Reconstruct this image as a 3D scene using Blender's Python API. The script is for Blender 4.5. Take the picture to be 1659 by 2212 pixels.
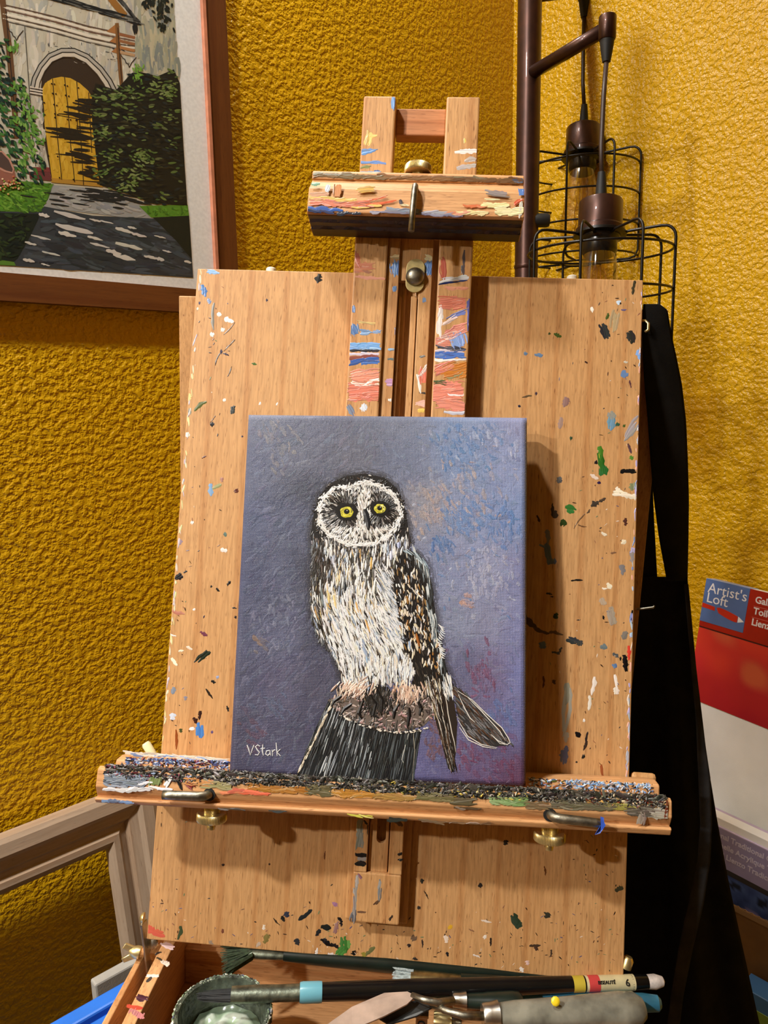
import bpy, bmesh, math, random
from mathutils import Vector, Matrix, noise

for o in list(bpy.data.objects):
    bpy.data.objects.remove(o)
scene = bpy.context.scene
COL = scene.collection
PI = math.pi

# ------------------------------------------------------------------ camera
F = 1620.0                      # focal length in pixels of the 1659 x 2212 frame
CAM = Vector((0.0, 0.0, 1.30))
Zc = Vector((-164, 9900, 1620)).normalized()      # world up in camera axes (slight pitch and roll)
Yc = (Vector((0, 0, -1)) - Vector((0, 0, -1)).dot(Zc) * Zc).normalized()
Xc = Yc.cross(Zc)
R = Matrix((Xc, Yc, Zc))
cam = bpy.data.cameras.new('camera')
cam.sensor_fit = 'VERTICAL'
cam.sensor_height = 36.0
cam.lens = 36.0 * F / 2212.0
cam.clip_start = 0.02
co = bpy.data.objects.new('camera', cam)
COL.objects.link(co)
co.matrix_world = Matrix.Translation(CAM) @ R.to_4x4()
scene.camera = co

# ------------------------------------------------------------------ light and exposure
scene.view_settings.view_transform = 'Standard'
scene.view_settings.look = 'None'
scene.view_settings.gamma = 1.0
scene.view_settings.use_curve_mapping = False
scene.view_settings.exposure = 0.0
scene.cycles.max_bounces = 6
scene.cycles.diffuse_bounces = 3
scene.cycles.glossy_bounces = 3
scene.cycles.transparent_max_bounces = 8
scene.cycles.adaptive_threshold = 0.025
world = bpy.data.worlds.new('room_air')
scene.world = world
world.use_nodes = True
bg = world.node_tree.nodes['Background']
bg.inputs[0].default_value = (1.0, 0.86, 0.62, 1)
bg.inputs[1].default_value = 0.08


def ceiling_light(x, y, z, power, size=0.10):
    l = bpy.data.lights.new('ceiling_light', 'AREA')
    l.shape = 'DISK'
    l.size = size
    l.energy = power
    l.color = (1.0, 0.98, 0.95)
    l.spread = math.radians(165)
    o = bpy.data.objects.new('ceiling_light', l)
    COL.objects.link(o)
    o.location = (x, y, z)
    return o


# one added lamp near the corner, then a row of recessed lamps running along the left wall
ceiling_light(-0.12, 0.93, 2.44, 6.0)  # added to brighten the right wall and canvas pack; fixture unseen
ceiling_light(-0.385, 0.31, 2.44, 11.0)
ceiling_light(-1.06, -0.26, 2.44, 32.0)
ceiling_light(-1.80, -1.00, 2.44, 58.0)


# ------------------------------------------------------------------ geometry helpers
def ray(px, py):
    return R @ Vector(((px - 829.5) / F, (1106 - py) / F, -1.0))


def at_depth(px, py, d):
    return CAM + ray(px, py) * d


class Frame:
    def __init__(s, O, U, V):
        s.O = O.copy()
        s.U = U.normalized()
        s.V = (V - V.dot(s.U) * s.U).normalized()
        s.W = s.U.cross(s.V)
        s.M = Matrix((s.U, s.V, s.W)).transposed().to_4x4()
        s.M.translation = s.O
        s.I = s.M.inverted()

    def plane(s, px, py, axis, val):
        n = (s.U, s.V, s.W)[axis]
        r = ray(px, py)
        t = ((s.O - CAM).dot(n) + val) / r.dot(n)
        return s.I @ (CAM + r * t)

    def hit(s, px, py, w=0.0):
        return s.plane(px, py, 2, w)

    def pt(s, u, v, w=0.0):
        return s.M @ Vector((u, v, w))


def lin(c):
    return tuple((x / 255 / 12.92) if x / 255 <= 0.04045 else ((x / 255 + 0.055) / 1.055) ** 2.4 for x in c)


def jit(c, a):
    k = random.uniform(-a, a)
    return tuple(max(2, min(250, x + k + random.uniform(-a, a) * 0.35)) for x in c)


def lerp(a, b, t):
    return tuple(x + (y - x) * t for x, y in zip(a, b))


def link(name, me, parent):
    o = bpy.data.objects.new(name, me)
    COL.objects.link(o)
    if parent is not None:
        o.parent = parent
    return o


def mesh(name, verts, faces, mat, parent=None, smooth=False, cols=None, xf=None, kind=None, label=None):
    me = bpy.data.meshes.new(name)
    if xf is not None:
        verts = [xf @ Vector(v) for v in verts]
    me.from_pydata([tuple(v) for v in verts], [], faces)
    if cols is not None:
        at = me.color_attributes.new('paint', 'FLOAT_COLOR', 'POINT')
        buf = []
        for c in cols:
            buf.extend((*lin(c), 1.0))
        at.data.foreach_set('color', buf)
    me.materials.append(mat)
    if smooth:
        me.shade_smooth()
    o = link(name, me, parent)
    if kind:
        o['kind'] = kind
    if label:
        o['label'] = label
    return o


def from_bm(name, bm, mat, parent=None, smooth=False, xf=None, kind=None, label=None):
    if xf is not None:
        bmesh.ops.transform(bm, matrix=xf, verts=bm.verts)
    bmesh.ops.recalc_face_normals(bm, faces=bm.faces)
    me = bpy.data.meshes.new(name)
    bm.to_mesh(me)
    bm.free()
    me.materials.append(mat)
    if smooth:
        me.shade_smooth()
    o = link(name, me, parent)
    if kind:
        o['kind'] = kind
    if label:
        o['label'] = label
    return o


def box(name, a, b, mat, parent=None, bev=0.0008, xf=None, label=None, kind=None):
    bm = bmesh.new()
    bmesh.ops.create_cube(bm, size=1.0)
    lo = [min(x, y) for x, y in zip(a, b)]
    hi = [max(x, y) for x, y in zip(a, b)]
    for v in bm.verts:
        v.co = Vector([lo[i] + (v.co[i] + 0.5) * (hi[i] - lo[i]) for i in range(3)])
    if bev:
        bmesh.ops.bevel(bm, geom=list(bm.edges), offset=bev, segments=2, profile=0.5, affect='EDGES')
    return from_bm(name, bm, mat, parent, xf=xf, label=label, kind=kind)


def prism(name, left, right, mat, parent=None, xf=None, bev=0.0006, label=None):
    """two matching outlines (lists of 3D points) joined into one solid"""
    bm = bmesh.new()
    A = [bm.verts.new(p) for p in left]
    B = [bm.verts.new(p) for p in right]
    n = len(A)
    bm.faces.new(A)
    bm.faces.new(list(reversed(B)))
    for i in range(n):
        bm.faces.new((A[i], B[i], B[(i + 1) % n], A[(i + 1) % n]))
    bmesh.ops.recalc_face_normals(bm, faces=bm.faces)
    if bev:
        bmesh.ops.bevel(bm, geom=list(bm.edges), offset=bev, segments=2, profile=0.5, affect='EDGES')
    return from_bm(name, bm, mat, parent, xf=xf, label=label)


def plate(name, outline, w0, w1, mat, parent=None, xf=None, bev=0.0004, label=None):
    """outline in (u, v) extruded from w0 to w1"""
    return prism(name, [(u, v, w0) for u, v in outline], [(u, v, w1) for u, v in outline], mat, parent, xf, bev, label)


def ring_frame(d):
    d = d.normalized()
    a = d.orthogonal().normalized()
    return a, d.cross(a)


def tube(name, pts, r, mat, parent=None, seg=10, closed=False, caps=True, xf=None, label=None, flat=None):
    pts = [Vector(p) for p in pts]
    n = len(pts)
    rad = r if isinstance(r, (list, tuple)) else [r] * n
    tang = []
    for i in range(n):
        if closed:
            t = pts[(i + 1) % n] - pts[i - 1]
        else:
            t = pts[min(i + 1, n - 1)] - pts[max(i - 1, 0)]
        tang.append(t.normalized())
    a, b = ring_frame(tang[0])
    verts, faces = [], []
    for i in range(n):
        a = (a - a.dot(tang[i]) * tang[i]).normalized()
        b = tang[i].cross(a)
        for k in range(seg):
            an = 2 * PI * k / seg
            verts.append(pts[i] + (a * math.cos(an) + b * math.sin(an)) * rad[i])
    for i in range(n if closed else n - 1):
        j = (i + 1) % n
        for k in range(seg):
            l = (k + 1) % seg
            faces.append((i * seg + k, i * seg + l, j * seg + l, j * seg + k))
    if caps and not closed:
        faces.append(tuple(reversed(range(seg))))
        faces.append(tuple(range((n - 1) * seg, n * seg)))
    return mesh(name, verts, faces, mat, parent, smooth=True, xf=xf, label=label)


def lathe(name, prof, O, axis, mat, parent=None, seg=32, xf=None, smooth=True, knurl=0.0, label=None, squash=None):
    """prof: list of (radius, height along axis); squash: (vector, factor) flattens along a direction"""
    O = Vector(O)
    axis = Vector(axis).normalized()
    if squash:
        b = (Vector(squash[0]) - Vector(squash[0]).dot(axis) * axis).normalized()
        a = axis.cross(b)
        kb = squash[1]
    else:
        a, b = ring_frame(axis)
        kb = 1.0
    verts, faces = [], []
    for i, (r, h) in enumerate(prof):
        kk = kb[i] if isinstance(kb, (list, tuple)) else kb
        for k in range(seg):
            an = 2 * PI * k / seg
            rr = r * (1 - knurl * (k % 2))
            verts.append(O + axis * h + (a * math.cos(an) + b * math.sin(an) * kk) * rr)
    for i in range(len(prof) - 1):
        for k in range(seg):
            l = (k + 1) % seg
            faces.append((i * seg + k, i * seg + l, (i + 1) * seg + l, (i + 1) * seg + k))
    faces.append(tuple(reversed(range(seg))))
    faces.append(tuple(range((len(prof) - 1) * seg, len(prof) * seg)))
    o = mesh(name, verts, faces, mat, parent, xf=xf, label=label)
    if smooth:
        o.data.shade_smooth()
        o.data.set_sharp_from_angle(angle=math.radians(40))
    return o


def root(name, label, cat, M, group=None):
    o = bpy.data.objects.new(name, None)
    o.empty_display_size = 0.03
    COL.objects.link(o)
    o.matrix_world = M
    o['label'] = label
    o['category'] = cat
    if group:
        o['group'] = group
    return o


def inside(x, y, poly):
    c = False
    j = len(poly) - 1
    for i in range(len(poly)):
        xi, yi = poly[i]
        xj, yj = poly[j]
        if (yi > y) != (yj > y) and x < (xj - xi) * (y - yi) / (yj - yi) + xi:
            c = not c
        j = i
    return c


class Paint:
    """thick brush marks: every mark is a small raised ridge of its own colour"""

    def __init__(s, mapper, px2m):
        s.map = mapper          # (px, py, h) -> local point
        s.k = px2m              # metres for one pixel
        s.v, s.f, s.c = [], [], []
        s.n = 0
        s.clip = None

    def add(s, pts, faces, cols):
        b = len(s.v)
        s.v.extend(pts)
        s.f.extend([tuple(i + b for i in f) for f in faces])
        s.c.extend(cols)

    def poly(s, pts, col, h):
        s.add([s.map(x, y, h) for x, y in pts], [tuple(range(len(pts)))], [col] * len(pts))

    def stroke(s, path, wid, col, h, rise=None, tip=0.25, col2=None, jag=0.0):
        if s.clip and not (s.clip(*path[0]) and s.clip(*path[-1]) and s.clip(*path[len(path) // 2])):
            return
        s.n += 1
        h = h + (s.n % 997) * 2e-8
        if rise is None:
            rise = wid * s.k * 0.16
        n = len(path)
        pts, cols = [], []
        for i, (x, y) in enumerate(path):
            x0, y0 = path[max(i - 1, 0)]
            x1, y1 = path[min(i + 1, n - 1)]
            dx, dy = x1 - x0, y1 - y0
            L = math.hypot(dx, dy) or 1.0
            nx, ny = -dy / L, dx / L
            t = i / (n - 1)
            ww = wid * 0.5 * (tip + (1 - tip) * math.sin(PI * min(1, max(0, t * 0.9 + 0.08))) ** 0.6)
            c = lerp(col, col2, t) if col2 else col
            wl, wr_ = ww, ww
            if jag:
                wl, wr_ = ww * random.uniform(1 - jag, 1 + jag * .4), ww * random.uniform(1 - jag, 1 + jag * .4)
            pts.append(s.map(x + nx * wl, y + ny * wl, h))
            pts.append(s.map(x, y, h + rise))
            pts.append(s.map(x - nx * wr_, y - ny * wr_, h))
            cols.extend([c, c, c])
        f = []
        for i in range(n - 1):
            a = i * 3
            f.append((a, a + 3, a + 4, a + 1))
            f.append((a + 1, a + 4, a + 5, a + 2))
        s.add(pts, f, cols)

    def line(s, x, y, ang, ln, wid, col, h, rise=None, bend=0.0, seg=3, tip=0.25, col2=None, jag=0.0):
        ca, sa = math.cos(ang), math.sin(ang)
        p = []
        for i in range(seg + 1):
            t = i / seg - 0.5
            b = bend * (0.25 - t * t) * ln
            p.append((x + ca * t * ln - sa * b, y + sa * t * ln + ca * b))
        s.stroke(p, wid, col, h, rise, tip, col2, jag)

    def blob(s, x, y, rx, ry, col, h, ang=0.0, n=12, rough=0.0, rise=None):
        s.n += 1
        h = h + (s.n % 997) * 2e-8
        if rise is None:
            rise = min(rx, ry) * s.k * 0.25
        ca, sa = math.cos(ang), math.sin(ang)
        pts = [s.map(x, y, h + rise)]
        ring2 = []
        for i in range(n):
            t = 2 * PI * i / n
            q = 1 + random.uniform(-rough, rough)
            ex, ey = rx * math.cos(t) * q, ry * math.sin(t) * q
            pts.append(s.map(x + (ex * ca - ey * sa) * 0.8, y + (ex * sa + ey * ca) * 0.8, h + rise))
            ring2.append(s.map(x + ex * ca - ey * sa, y + ex * sa + ey * ca, h))
        pts.extend(ring2)
        f = []
        for i in range(n):
            j = (i + 1) % n
            f.append((0, 1 + i, 1 + j))
            f.append((1 + i, 1 + n + i, 1 + n + j, 1 + j))
        s.add(pts, f, [col] * len(pts))

    def build(s, name, mat, parent, label=None, kind='stuff'):
        return mesh(name, s.v, s.f, mat, parent, cols=s.c, kind=kind, label=label)


# ------------------------------------------------------------------ materials
def new_mat(name):
    m = bpy.data.materials.new(name)
    m.use_nodes = True
    nt = m.node_tree
    p = nt.nodes['Principled BSDF']
    return m, nt, p


def N(nt, kind, **kw):
    n = nt.nodes.new(kind)
    for k, v in kw.items():
        setattr(n, k, v)
    return n


def ramp(nt, stops):
    r = N(nt, 'ShaderNodeValToRGB')
    e = r.color_ramp.elements
    while len(e) < len(stops):
        e.new(0.5)
    for i, (p, c) in enumerate(stops):
        e[i].position = p
        e[i].color = (*lin(c), 1) if len(c) == 3 else c
    return r


def coords(nt, scale=(1, 1, 1)):
    tc = N(nt, 'ShaderNodeTexCoord')
    mp = N(nt, 'ShaderNodeMapping')
    mp.inputs['Scale'].default_value = scale
    nt.links.new(tc.outputs['Object'], mp.inputs['Vector'])
    return mp.outputs['Vector']


def noise_tex(nt, vec, scale, detail=3.0, rough=0.5):
    t = N(nt, 'ShaderNodeTexNoise')
    t.inputs['Scale'].default_value = scale
    t.inputs['Detail'].default_value = detail
    t.inputs['Roughness'].default_value = rough
    nt.links.new(vec, t.inputs['Vector'])
    return t.outputs['Fac']


def bump(nt, p, height, strength, dist):
    b = N(nt, 'ShaderNodeBump')
    b.inputs['Strength'].default_value = strength
    b.inputs['Distance'].default_value = dist
    nt.links.new(height, b.inputs['Height'])
    nt.links.new(b.outputs['Normal'], p.inputs['Normal'])
    return b


def mixc(nt, fac, a, b, mode='MIX'):
    m = N(nt, 'ShaderNodeMix', data_type='RGBA', blend_type=mode)
    for sock, val in ((m.inputs[0], fac), (m.inputs[6], a), (m.inputs[7], b)):
        if hasattr(val, 'is_linked'):
            nt.links.new(val, sock)
        elif isinstance(val, (int, float)):
            sock.default_value = val
        else:
            sock.default_value = (*lin(val), 1)
    return m.outputs[2]


def plain(name, col, rough=0.5, metal=0.0, var=0.0, vscale=40.0, bmp=0.0, bscale=300.0, spec=0.5, coat=0.0):
    m, nt, p = new_mat(name)
    p.inputs['Roughness'].default_value = rough
    p.inputs['Metallic'].default_value = metal
    p.inputs['Specular IOR Level'].default_value = spec
    p.inputs['Coat Weight'].default_value = coat
    v = coords(nt)
    f = noise_tex(nt, v, vscale, 4.0)
    r = ramp(nt, [(0.3, tuple(max(0, c * (1 - var)) for c in col)), (0.7, tuple(min(255, c * (1 + var)) for c in col))])
    nt.links.new(f, r.inputs[0])
    nt.links.new(r.outputs[0], p.inputs['Base Color'])
    if bmp:
        bump(nt, p, noise_tex(nt, v, bscale, 2.0), bmp, 0.001)
    return m


def wood(name, dark, mid, light, axis=1, fine=1.0, rough=0.5, flecks=0.8):
    """beech: broad bands and short dark pores along the grain axis"""
    m, nt, p = new_mat(name)
    p.inputs['Roughness'].default_value = rough
    p.inputs['Specular IOR Level'].default_value = 0.35
    s1, s2, s3 = [22.0 * fine] * 3, [640.0 * fine] * 3, [1250.0 * fine] * 3
    s1[axis], s2[axis], s3[axis] = 1.6 * fine, 50.0 * fine, 120.0 * fine
    a = noise_tex(nt, coords(nt, s1), 1.0, 3.0, 0.55)
    r = ramp(nt, [(0.28, dark), (0.5, mid), (0.72, light)])
    nt.links.new(a, r.inputs[0])
    b = noise_tex(nt, coords(nt, s2), 1.0, 2.0)
    rb = ramp(nt, [(0.30, (205, 198, 190)), (0.62, (255, 255, 255))])
    nt.links.new(b, rb.inputs[0])
    c1 = mixc(nt, 0.75 * flecks, r.outputs[0], rb.outputs[0], 'MULTIPLY')
    c = noise_tex(nt, coords(nt, s3), 1.0, 1.0)
    rc = ramp(nt, [(0.22, (150, 118, 92)), (0.36, (255, 255, 255))])
    nt.links.new(c, rc.inputs[0])
    c2 = mixc(nt, flecks, c1, rc.outputs[0], 'MULTIPLY')
    w = N(nt, 'ShaderNodeTexWave', wave_type='BANDS', bands_direction='X' if axis != 0 else 'Y')
    w.inputs['Scale'].default_value = 0.55
    w.inputs['Distortion'].default_value = 7.0
    w.inputs['Detail'].default_value = 1.5
    w.inputs['Detail Scale'].default_value = 0.6
    nt.links.new(coords(nt, s1), w.inputs['Vector'])
    rw = ramp(nt, [(0.0, (226, 206, 186)), (0.12, (255, 255, 255))])
    nt.links.new(w.outputs['Fac'], rw.inputs[0])
    c3 = mixc(nt, 0.55, c2, rw.outputs[0], 'MULTIPLY')
    nt.links.new(c3, p.inputs['Base Color'])
    bump(nt, p, b, 0.12, 0.0006)
    return m


def painted(name, rough=0.42, weave=0.0, spec=0.5):
    """colour comes from the paint itself, one colour for each mark"""
    m, nt, p = new_mat(name)
    p.inputs['Roughness'].default_value = rough
    p.inputs['Specular IOR Level'].default_value = spec
    a = N(nt, 'ShaderNodeAttribute', attribute_name='paint')
    nt.links.new(a.outputs['Color'], p.inputs['Base Color'])
    if weave:
        outs = []
        for d in ('X', 'Y'):
            w = N(nt, 'ShaderNodeTexWave', wave_type='BANDS', bands_direction=d)
            w.inputs['Scale'].default_value = 290.0
            w.inputs['Distortion'].default_value = 1.2
            w.inputs['Detail Scale'].default_value = 1.0
            nt.links.new(coords(nt), w.inputs['Vector'])
            outs.append(w.outputs['Fac'])
        mx = N(nt, 'ShaderNodeMath', operation='MAXIMUM')
        nt.links.new(outs[0], mx.inputs[0])
        nt.links.new(outs[1], mx.inputs[1])
        nz = noise_tex(nt, coords(nt), 160.0, 3.0)
        ad = N(nt, 'ShaderNodeMath', operation='MULTIPLY_ADD')
        nt.links.new(nz, ad.inputs[0])
        ad.inputs[1].default_value = 2.2
        nt.links.new(mx.outputs[0], ad.inputs[2])
        bump(nt, p, ad.outputs[0], weave, 0.0009)
    return m


def wall_mat():
    m, nt, p = new_mat('gold_orange_peel_wall')
    v = coords(nt)
    f = noise_tex(nt, v, 3.0, 3.0)
    r = ramp(nt, [(0.3, (203, 155, 10)), (0.7, (209, 161, 14))])
    nt.links.new(f, r.inputs[0])
    nt.links.new(r.outputs[0], p.inputs['Base Color'])
    p.inputs['Roughness'].default_value = 0.34
    p.inputs['Specular IOR Level'].default_value = 0.45
    n1 = noise_tex(nt, v, 135.0, 2.0, 0.5)
    r1 = ramp(nt, [(0.38, (0, 0, 0)), (0.60, (255, 255, 255))])
    nt.links.new(n1, r1.inputs[0])
    n2 = noise_tex(nt, v, 260.0, 2.0, 0.5)
    ad = N(nt, 'ShaderNodeMath', operation='MULTIPLY_ADD')
    nt.links.new(n2, ad.inputs[0])
    ad.inputs[1].default_value = 0.45
    nt.links.new(r1.outputs[0], ad.inputs[2])
    bump(nt, p, ad.outputs[0], 0.6, 0.0022)
    return m


M_wall = wall_mat()
M_ceil = plain('white_ceiling_paint', (225, 220, 208), 0.9)
M_floor = plain('brown_carpet', (96, 78, 58), 0.95, var=0.2, vscale=200, bmp=0.5)
M_beech = wood('beech_upright_grain', (202, 152, 98), (207, 158, 104), (211, 163, 109), 1)
M_beech_x = wood('beech_cross_grain', (202, 148, 97), (209, 157, 105), (216, 165, 114), 0)
M_beech_z = wood('beech_end_grain_run', (203, 152, 100), (211, 160, 108), (218, 168, 117), 2)
M_beech_red = wood('warm_beech_crossbar', (186, 122, 78), (200, 138, 92), (212, 152, 106), 0)
M_brass = plain('brass', (216, 198, 142), 0.34, 0.85, 0.10, 200)
M_dullbrass = plain('dull_brass_plate', (176, 158, 104), 0.5, 0.3, 0.10, 200)
M_steel = plain('steel', (190, 186, 176), 0.32, 1.0, 0.12, 120)
M_dullsteel = plain('tarnished_metal', (136, 132, 118), 0.42, 1.0, 0.25, 160, 0.2)
M_bronze = plain('dark_bronze_lacquer', (62, 38, 30), 0.36, 0.65, 0.12, 80, coat=0.2)
M_wire = plain('black_wire', (22, 18, 15), 0.38, 0.3, 0.1, 80)
M_rubber = plain('black_rubber', (24, 24, 23), 0.6)
M_cord = plain('brown_cord', (52, 36, 28), 0.5, 0.0, 0.2, 900)
M_paint = painted('oil_paint', 0.38)
M_canvas = painted('painted_canvas', 0.42, weave=0.4, spec=0.4)
M_drip = painted('dried_paint', 0.35)
M_matte = painted('acrylic_painting', 0.75, spec=0.2)
M_print = painted('printed_sheet', 0.35)
# ================================================================== the room
CORNER = at_depth(1104, 600, 1.33)
A1 = math.radians(46.9)
D1 = Vector((math.sin(A1), math.cos(A1), 0))          # along the left wall, away from us
D2 = Vector((math.cos(A1), -math.sin(A1), 0))         # along the right wall, towards us
UPW = Vector((0, 0, 1))
CF = Vector((CORNER.x, CORNER.y, 0))
LW = Frame(CF, -D1, UPW)       # W points into the left wall
RW = Frame(CF, D2, UPW)        # W points into the room
LL, RL, HH = 6.5, 6.5, 2.46


def structure(name, a, b, mat, M):
    o = box(name, a, b, mat, None, bev=0)
    o.matrix_world = M
    o['kind'] = 'structure'
    return o


structure('wall_left', (-0.1, 0, 0), (LL, HH, 0.1), M_wall, LW.M)
structure('wall_right', (0, 0, -0.1), (RL, HH, 0), M_wall, RW.M)
structure('wall_back', (LL, 0, 0.1), (LL + 0.1, HH, -RL), M_wall, LW.M)
structure('wall_side', (RL, 0, -0.1), (RL + 0.1, HH, LL), M_wall, RW.M)
structure('floor', (-0.1, -0.1, 0.1), (LL + 0.1, 0, -RL - 0.1), M_floor, LW.M)
structure('ceiling', (-0.1, HH, 0.1), (LL + 0.1, HH + 0.1, -RL - 0.1), M_ceil, LW.M)

# ================================================================== the easel
E = Frame(at_depth(872, 1340, 0.566), R @ Vector((0.9962, -0.0488, 0.0719)), R @ Vector((0.0592, 0.9952, -0.0775)))


def EH(px, py, w=0.0):
    return E.hit(px, py, w)


easel = root('box_easel', 'paint-spattered beech box easel holding the owl canvas', 'easel', E.M)

# drawing board
uL = (EH(430, 580).x + EH(313, 2030).x) / 2
uR = (EH(1393, 605).x + EH(1343, 2120).x) / 2
vT = (EH(430, 580).y + EH(1393, 605).y) / 2
vB = (EH(313, 2030).y + EH(1343, 2122).y) / 2
board = box('board', (uL, vB, -0.007), (uR, vT, 0.0), M_beech, easel, bev=0.0007, label='flat beech panel with scattered dabs of paint')

# lid standing upright behind the board, and the open box below it
bz = (UPW - UPW.dot(E.U) * E.U).normalized()
v0 = EH(900, 652).y
B = Frame(E.pt(0, v0, -0.012), E.U, bz)
XB = E.I @ B.M


def BH(px, py, w):
    return B.hit(px, py, w)


lL, lR = BH(386, 637, 0).x, BH(1444, 671, 0).x
lT = (BH(386, 637, 0).y + BH(1444, 671, 0).y) / 2
boardfoot = B.I @ E.pt(0, vB, 0)
WB = boardfoot.z                                   # how far the board's foot stands in front of the lid
vTop = B.hit(361, 2046, WB - 0.004).y              # height of the box rim
WF = B.plane(268, 2260, 1, vTop).z                 # front of the box, just under the picture
box('lid', (lL, vTop - 0.05, -0.008), (lR, lT, 0.0), M_beech, easel, xf=XB, label='plain beech lid standing behind the board')
box('lid_batten', (lL + 0.03, lT - 0.07, -0.02), (lR - 0.03, lT - 0.03, -0.008), M_beech_x, easel, xf=XB)
vFl = vTop - 0.052
box('box_side', (-0.1880, vTop - 0.072, 0.002), (-0.1835, vTop - 0.010, WF), M_beech_z, easel, xf=XB)
uRb = B.plane(1350, 2118, 1, vTop).x
box('box_side', (uRb - 0.005, vTop - 0.072, 0.002), (uRb, vTop - 0.002, WF), M_beech_z, easel, xf=XB)
rail = box('box_rail', (-0.1697, vFl, 0.06), (-0.1606, vTop + 0.001, WF), M_beech_z, easel, xf=XB)
rail2 = box('box_rail', (uRb - 0.0225, vFl, 0.03), (uRb - 0.0105, vTop + 0.001, WF), M_beech_z, easel, xf=XB)
box('box_front', (-0.1835, vTop - 0.072, WF - 0.006), (uRb - 0.005, vTop, WF), M_beech_x, easel, xf=XB)
box('box_floor', (-0.1835, vFl - 0.004, 0.002), (uRb - 0.005, vFl, WF - 0.006), M_beech_x, easel, xf=XB)
box('box_partition', (-0.1606, vFl, WB - 0.035), (uRb - 0.0225, vTop - 0.022, WB - 0.029), M_beech_x, easel, xf=XB)
box('corner_block', (-0.1835, vTop - 0.012, 0.118), (-0.1697, vTop - 0.006, 0.128), M_beech_z, easel, xf=XB)
# legs down to the floor
for (u, w, du, dw) in ((-0.155, WF - 0.03, 0.0, 0.12), (uRb - 0.03, WF - 0.03, 0.0, 0.12), ((lL + lR) / 2, 0.03, 0.0, -0.16)):
    top = B.pt(u, vTop - 0.072, w)
    bot = B.pt(u + du, vTop - 0.072, w + dw)
    bot.z = 0.0
    ax = (bot - top)
    s = 0.012
    a, b = B.U * s, B.W * s
    prism('leg', [E.I @ (top + x) for x in (-a - b, a - b, a + b, -a + b)],
          [E.I @ (bot + x) for x in (-a - b, a - b, a + b, -a + b)], M_beech_z, easel)
# lid stay: thin steel strap with rivets, and the wing nut outside the box
s0, s1 = E.I @ B.pt(-0.18, vTop + 0.055, WB - 0.012), E.I @ B.pt(-0.1745, vTop - 0.03, WB + 0.004)
p0 = E.hit(311, 1992, -0.004)
stay = prism('lid_stay', [p0 + Vector((-0.0006, 0, -0.005)), p0 + Vector((0.0006, 0, -0.005)), p0 + Vector((0.0006, 0, 0.005)), p0 + Vector((-0.0006, 0, 0.005))],
             [s1 + Vector((-0.0006, 0, -0.005)), s1 + Vector((0.0006, 0, -0.005)), s1 + Vector((0.0006, 0, 0.005)), s1 + Vector((-0.0006, 0, 0.005))], M_steel, easel, bev=0.0001)
lathe('rivet', [(0.004, 0), (0.0036, 0.0015), (0.002, 0.0028)], E.hit(311, 1983, -0.003), (-1, 0, 0.1), M_brass, stay, seg=16)
lathe('rivet', [(0.0035, 0), (0.003, 0.0012), (0.0015, 0.002)], E.hit(309, 1996, -0.003), (-1, 0, 0.1), M_steel, stay, seg=16)
wn = B.I @ (CAM + ray(306, 2056) * ((E.pt(*s0)) - CAM).dot(R @ Vector((0, 0, -1))))
c = XB @ Vector((-0.189, vTop + 0.001, wn.z))
cpx = E.hit(303, 2058, c.z)
nut = lathe('wing_nut', [(0.0045, 0), (0.0045, 0.003), (0.0035, 0.006), (0.0022, 0.008)], cpx, (-1, 0.15, 0.1), M_brass, easel, seg=20)
for s, k in ((1, 0.4), (-1, 0.5)):
    q = [(0, 0.003 * s, 0), (-0.006, 0.005 * s, 0.001), (-0.011, 0.007 * s, 0.002), (-0.013, 0.0035 * s, 0.003), (-0.008, 0.001 * s, 0.001)]
    pts = [cpx + Vector(p) for p in q]
    prism('wing', [p + Vector((0, 0, -0.0012)) for p in pts], [p + Vector((0, 0, 0.0012)) for p in pts], M_brass, nut, bev=0.0005)
# small screw head under the board's left foot and the brass catch at the right
lathe('screw_head', [(0.0045, 0), (0.004, 0.001), (0.002, 0.0016)], E.hit(329, 2037, -0.006), (0, 0.2, 1), M_steel, easel, seg=18)
lathe('catch', [(0.004, 0), (0.004, 0.006), (0.0025, 0.008)], E.hit(1351, 2090, -0.003), (0.3, 1, 0), M_brass, easel, seg=16)
hk = E.hit(1396, 705, -0.004)
tube('hook', [hk + Vector(p) for p in ((-0.006, 0.004, 0), (-0.001, 0.0045, 0), (0.0012, 0.002, 0.001), (0.0012, -0.003, 0.001), (-0.001, -0.0045, 0))], 0.0011, M_brass, easel, seg=8)
cl = E.hit(1375, 1316, -0.008)
tube('clasp', [cl, cl + Vector((0.012, 0.002, 0.001)), cl + Vector((0.0125, 0.0035, 0.001))], 0.0009, M_dullsteel, easel, seg=8)

# mast: back plate, sliding strips, two rails with a crossbar
wm = 0.0125
bx0, bx1 = EH(757, 1772, 0.004).x, EH(891, 1776, 0.004).x
vmb = (EH(760, 1991, wm).y + EH(862, 2000, wm).y) / 2
vmt = EH(900, 505, wm).y
scu, shw = EH(824, 1800, 0.009).x, EH(834, 1800, 0.009).x - EH(824, 1800, 0.009).x
vpb = (EH(745, 1986, .004).y + EH(881, 1996, .004).y) / 2
box('mast_back_plate', (bx0, vpb, 0.0), (scu - shw, vmt, 0.0045), M_beech, easel, bev=0.0012)
box('mast_back_plate', (scu + shw, vpb, 0.0), (bx1, vmt, 0.0045), M_beech, easel, bev=0.0012)
k = EH(770, 1800, wm).x
bl, br = (EH(767, 1773, wm).x + EH(760, 1990, wm).x) / 2, (EH(874, 1776, wm).x + EH(861, 1998, wm).x) / 2
sl1, sr0 = bl + (br - bl) * 0.27, bl + (br - bl) * 0.72
vsolid = EH(820, 1887, wm).y
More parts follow.
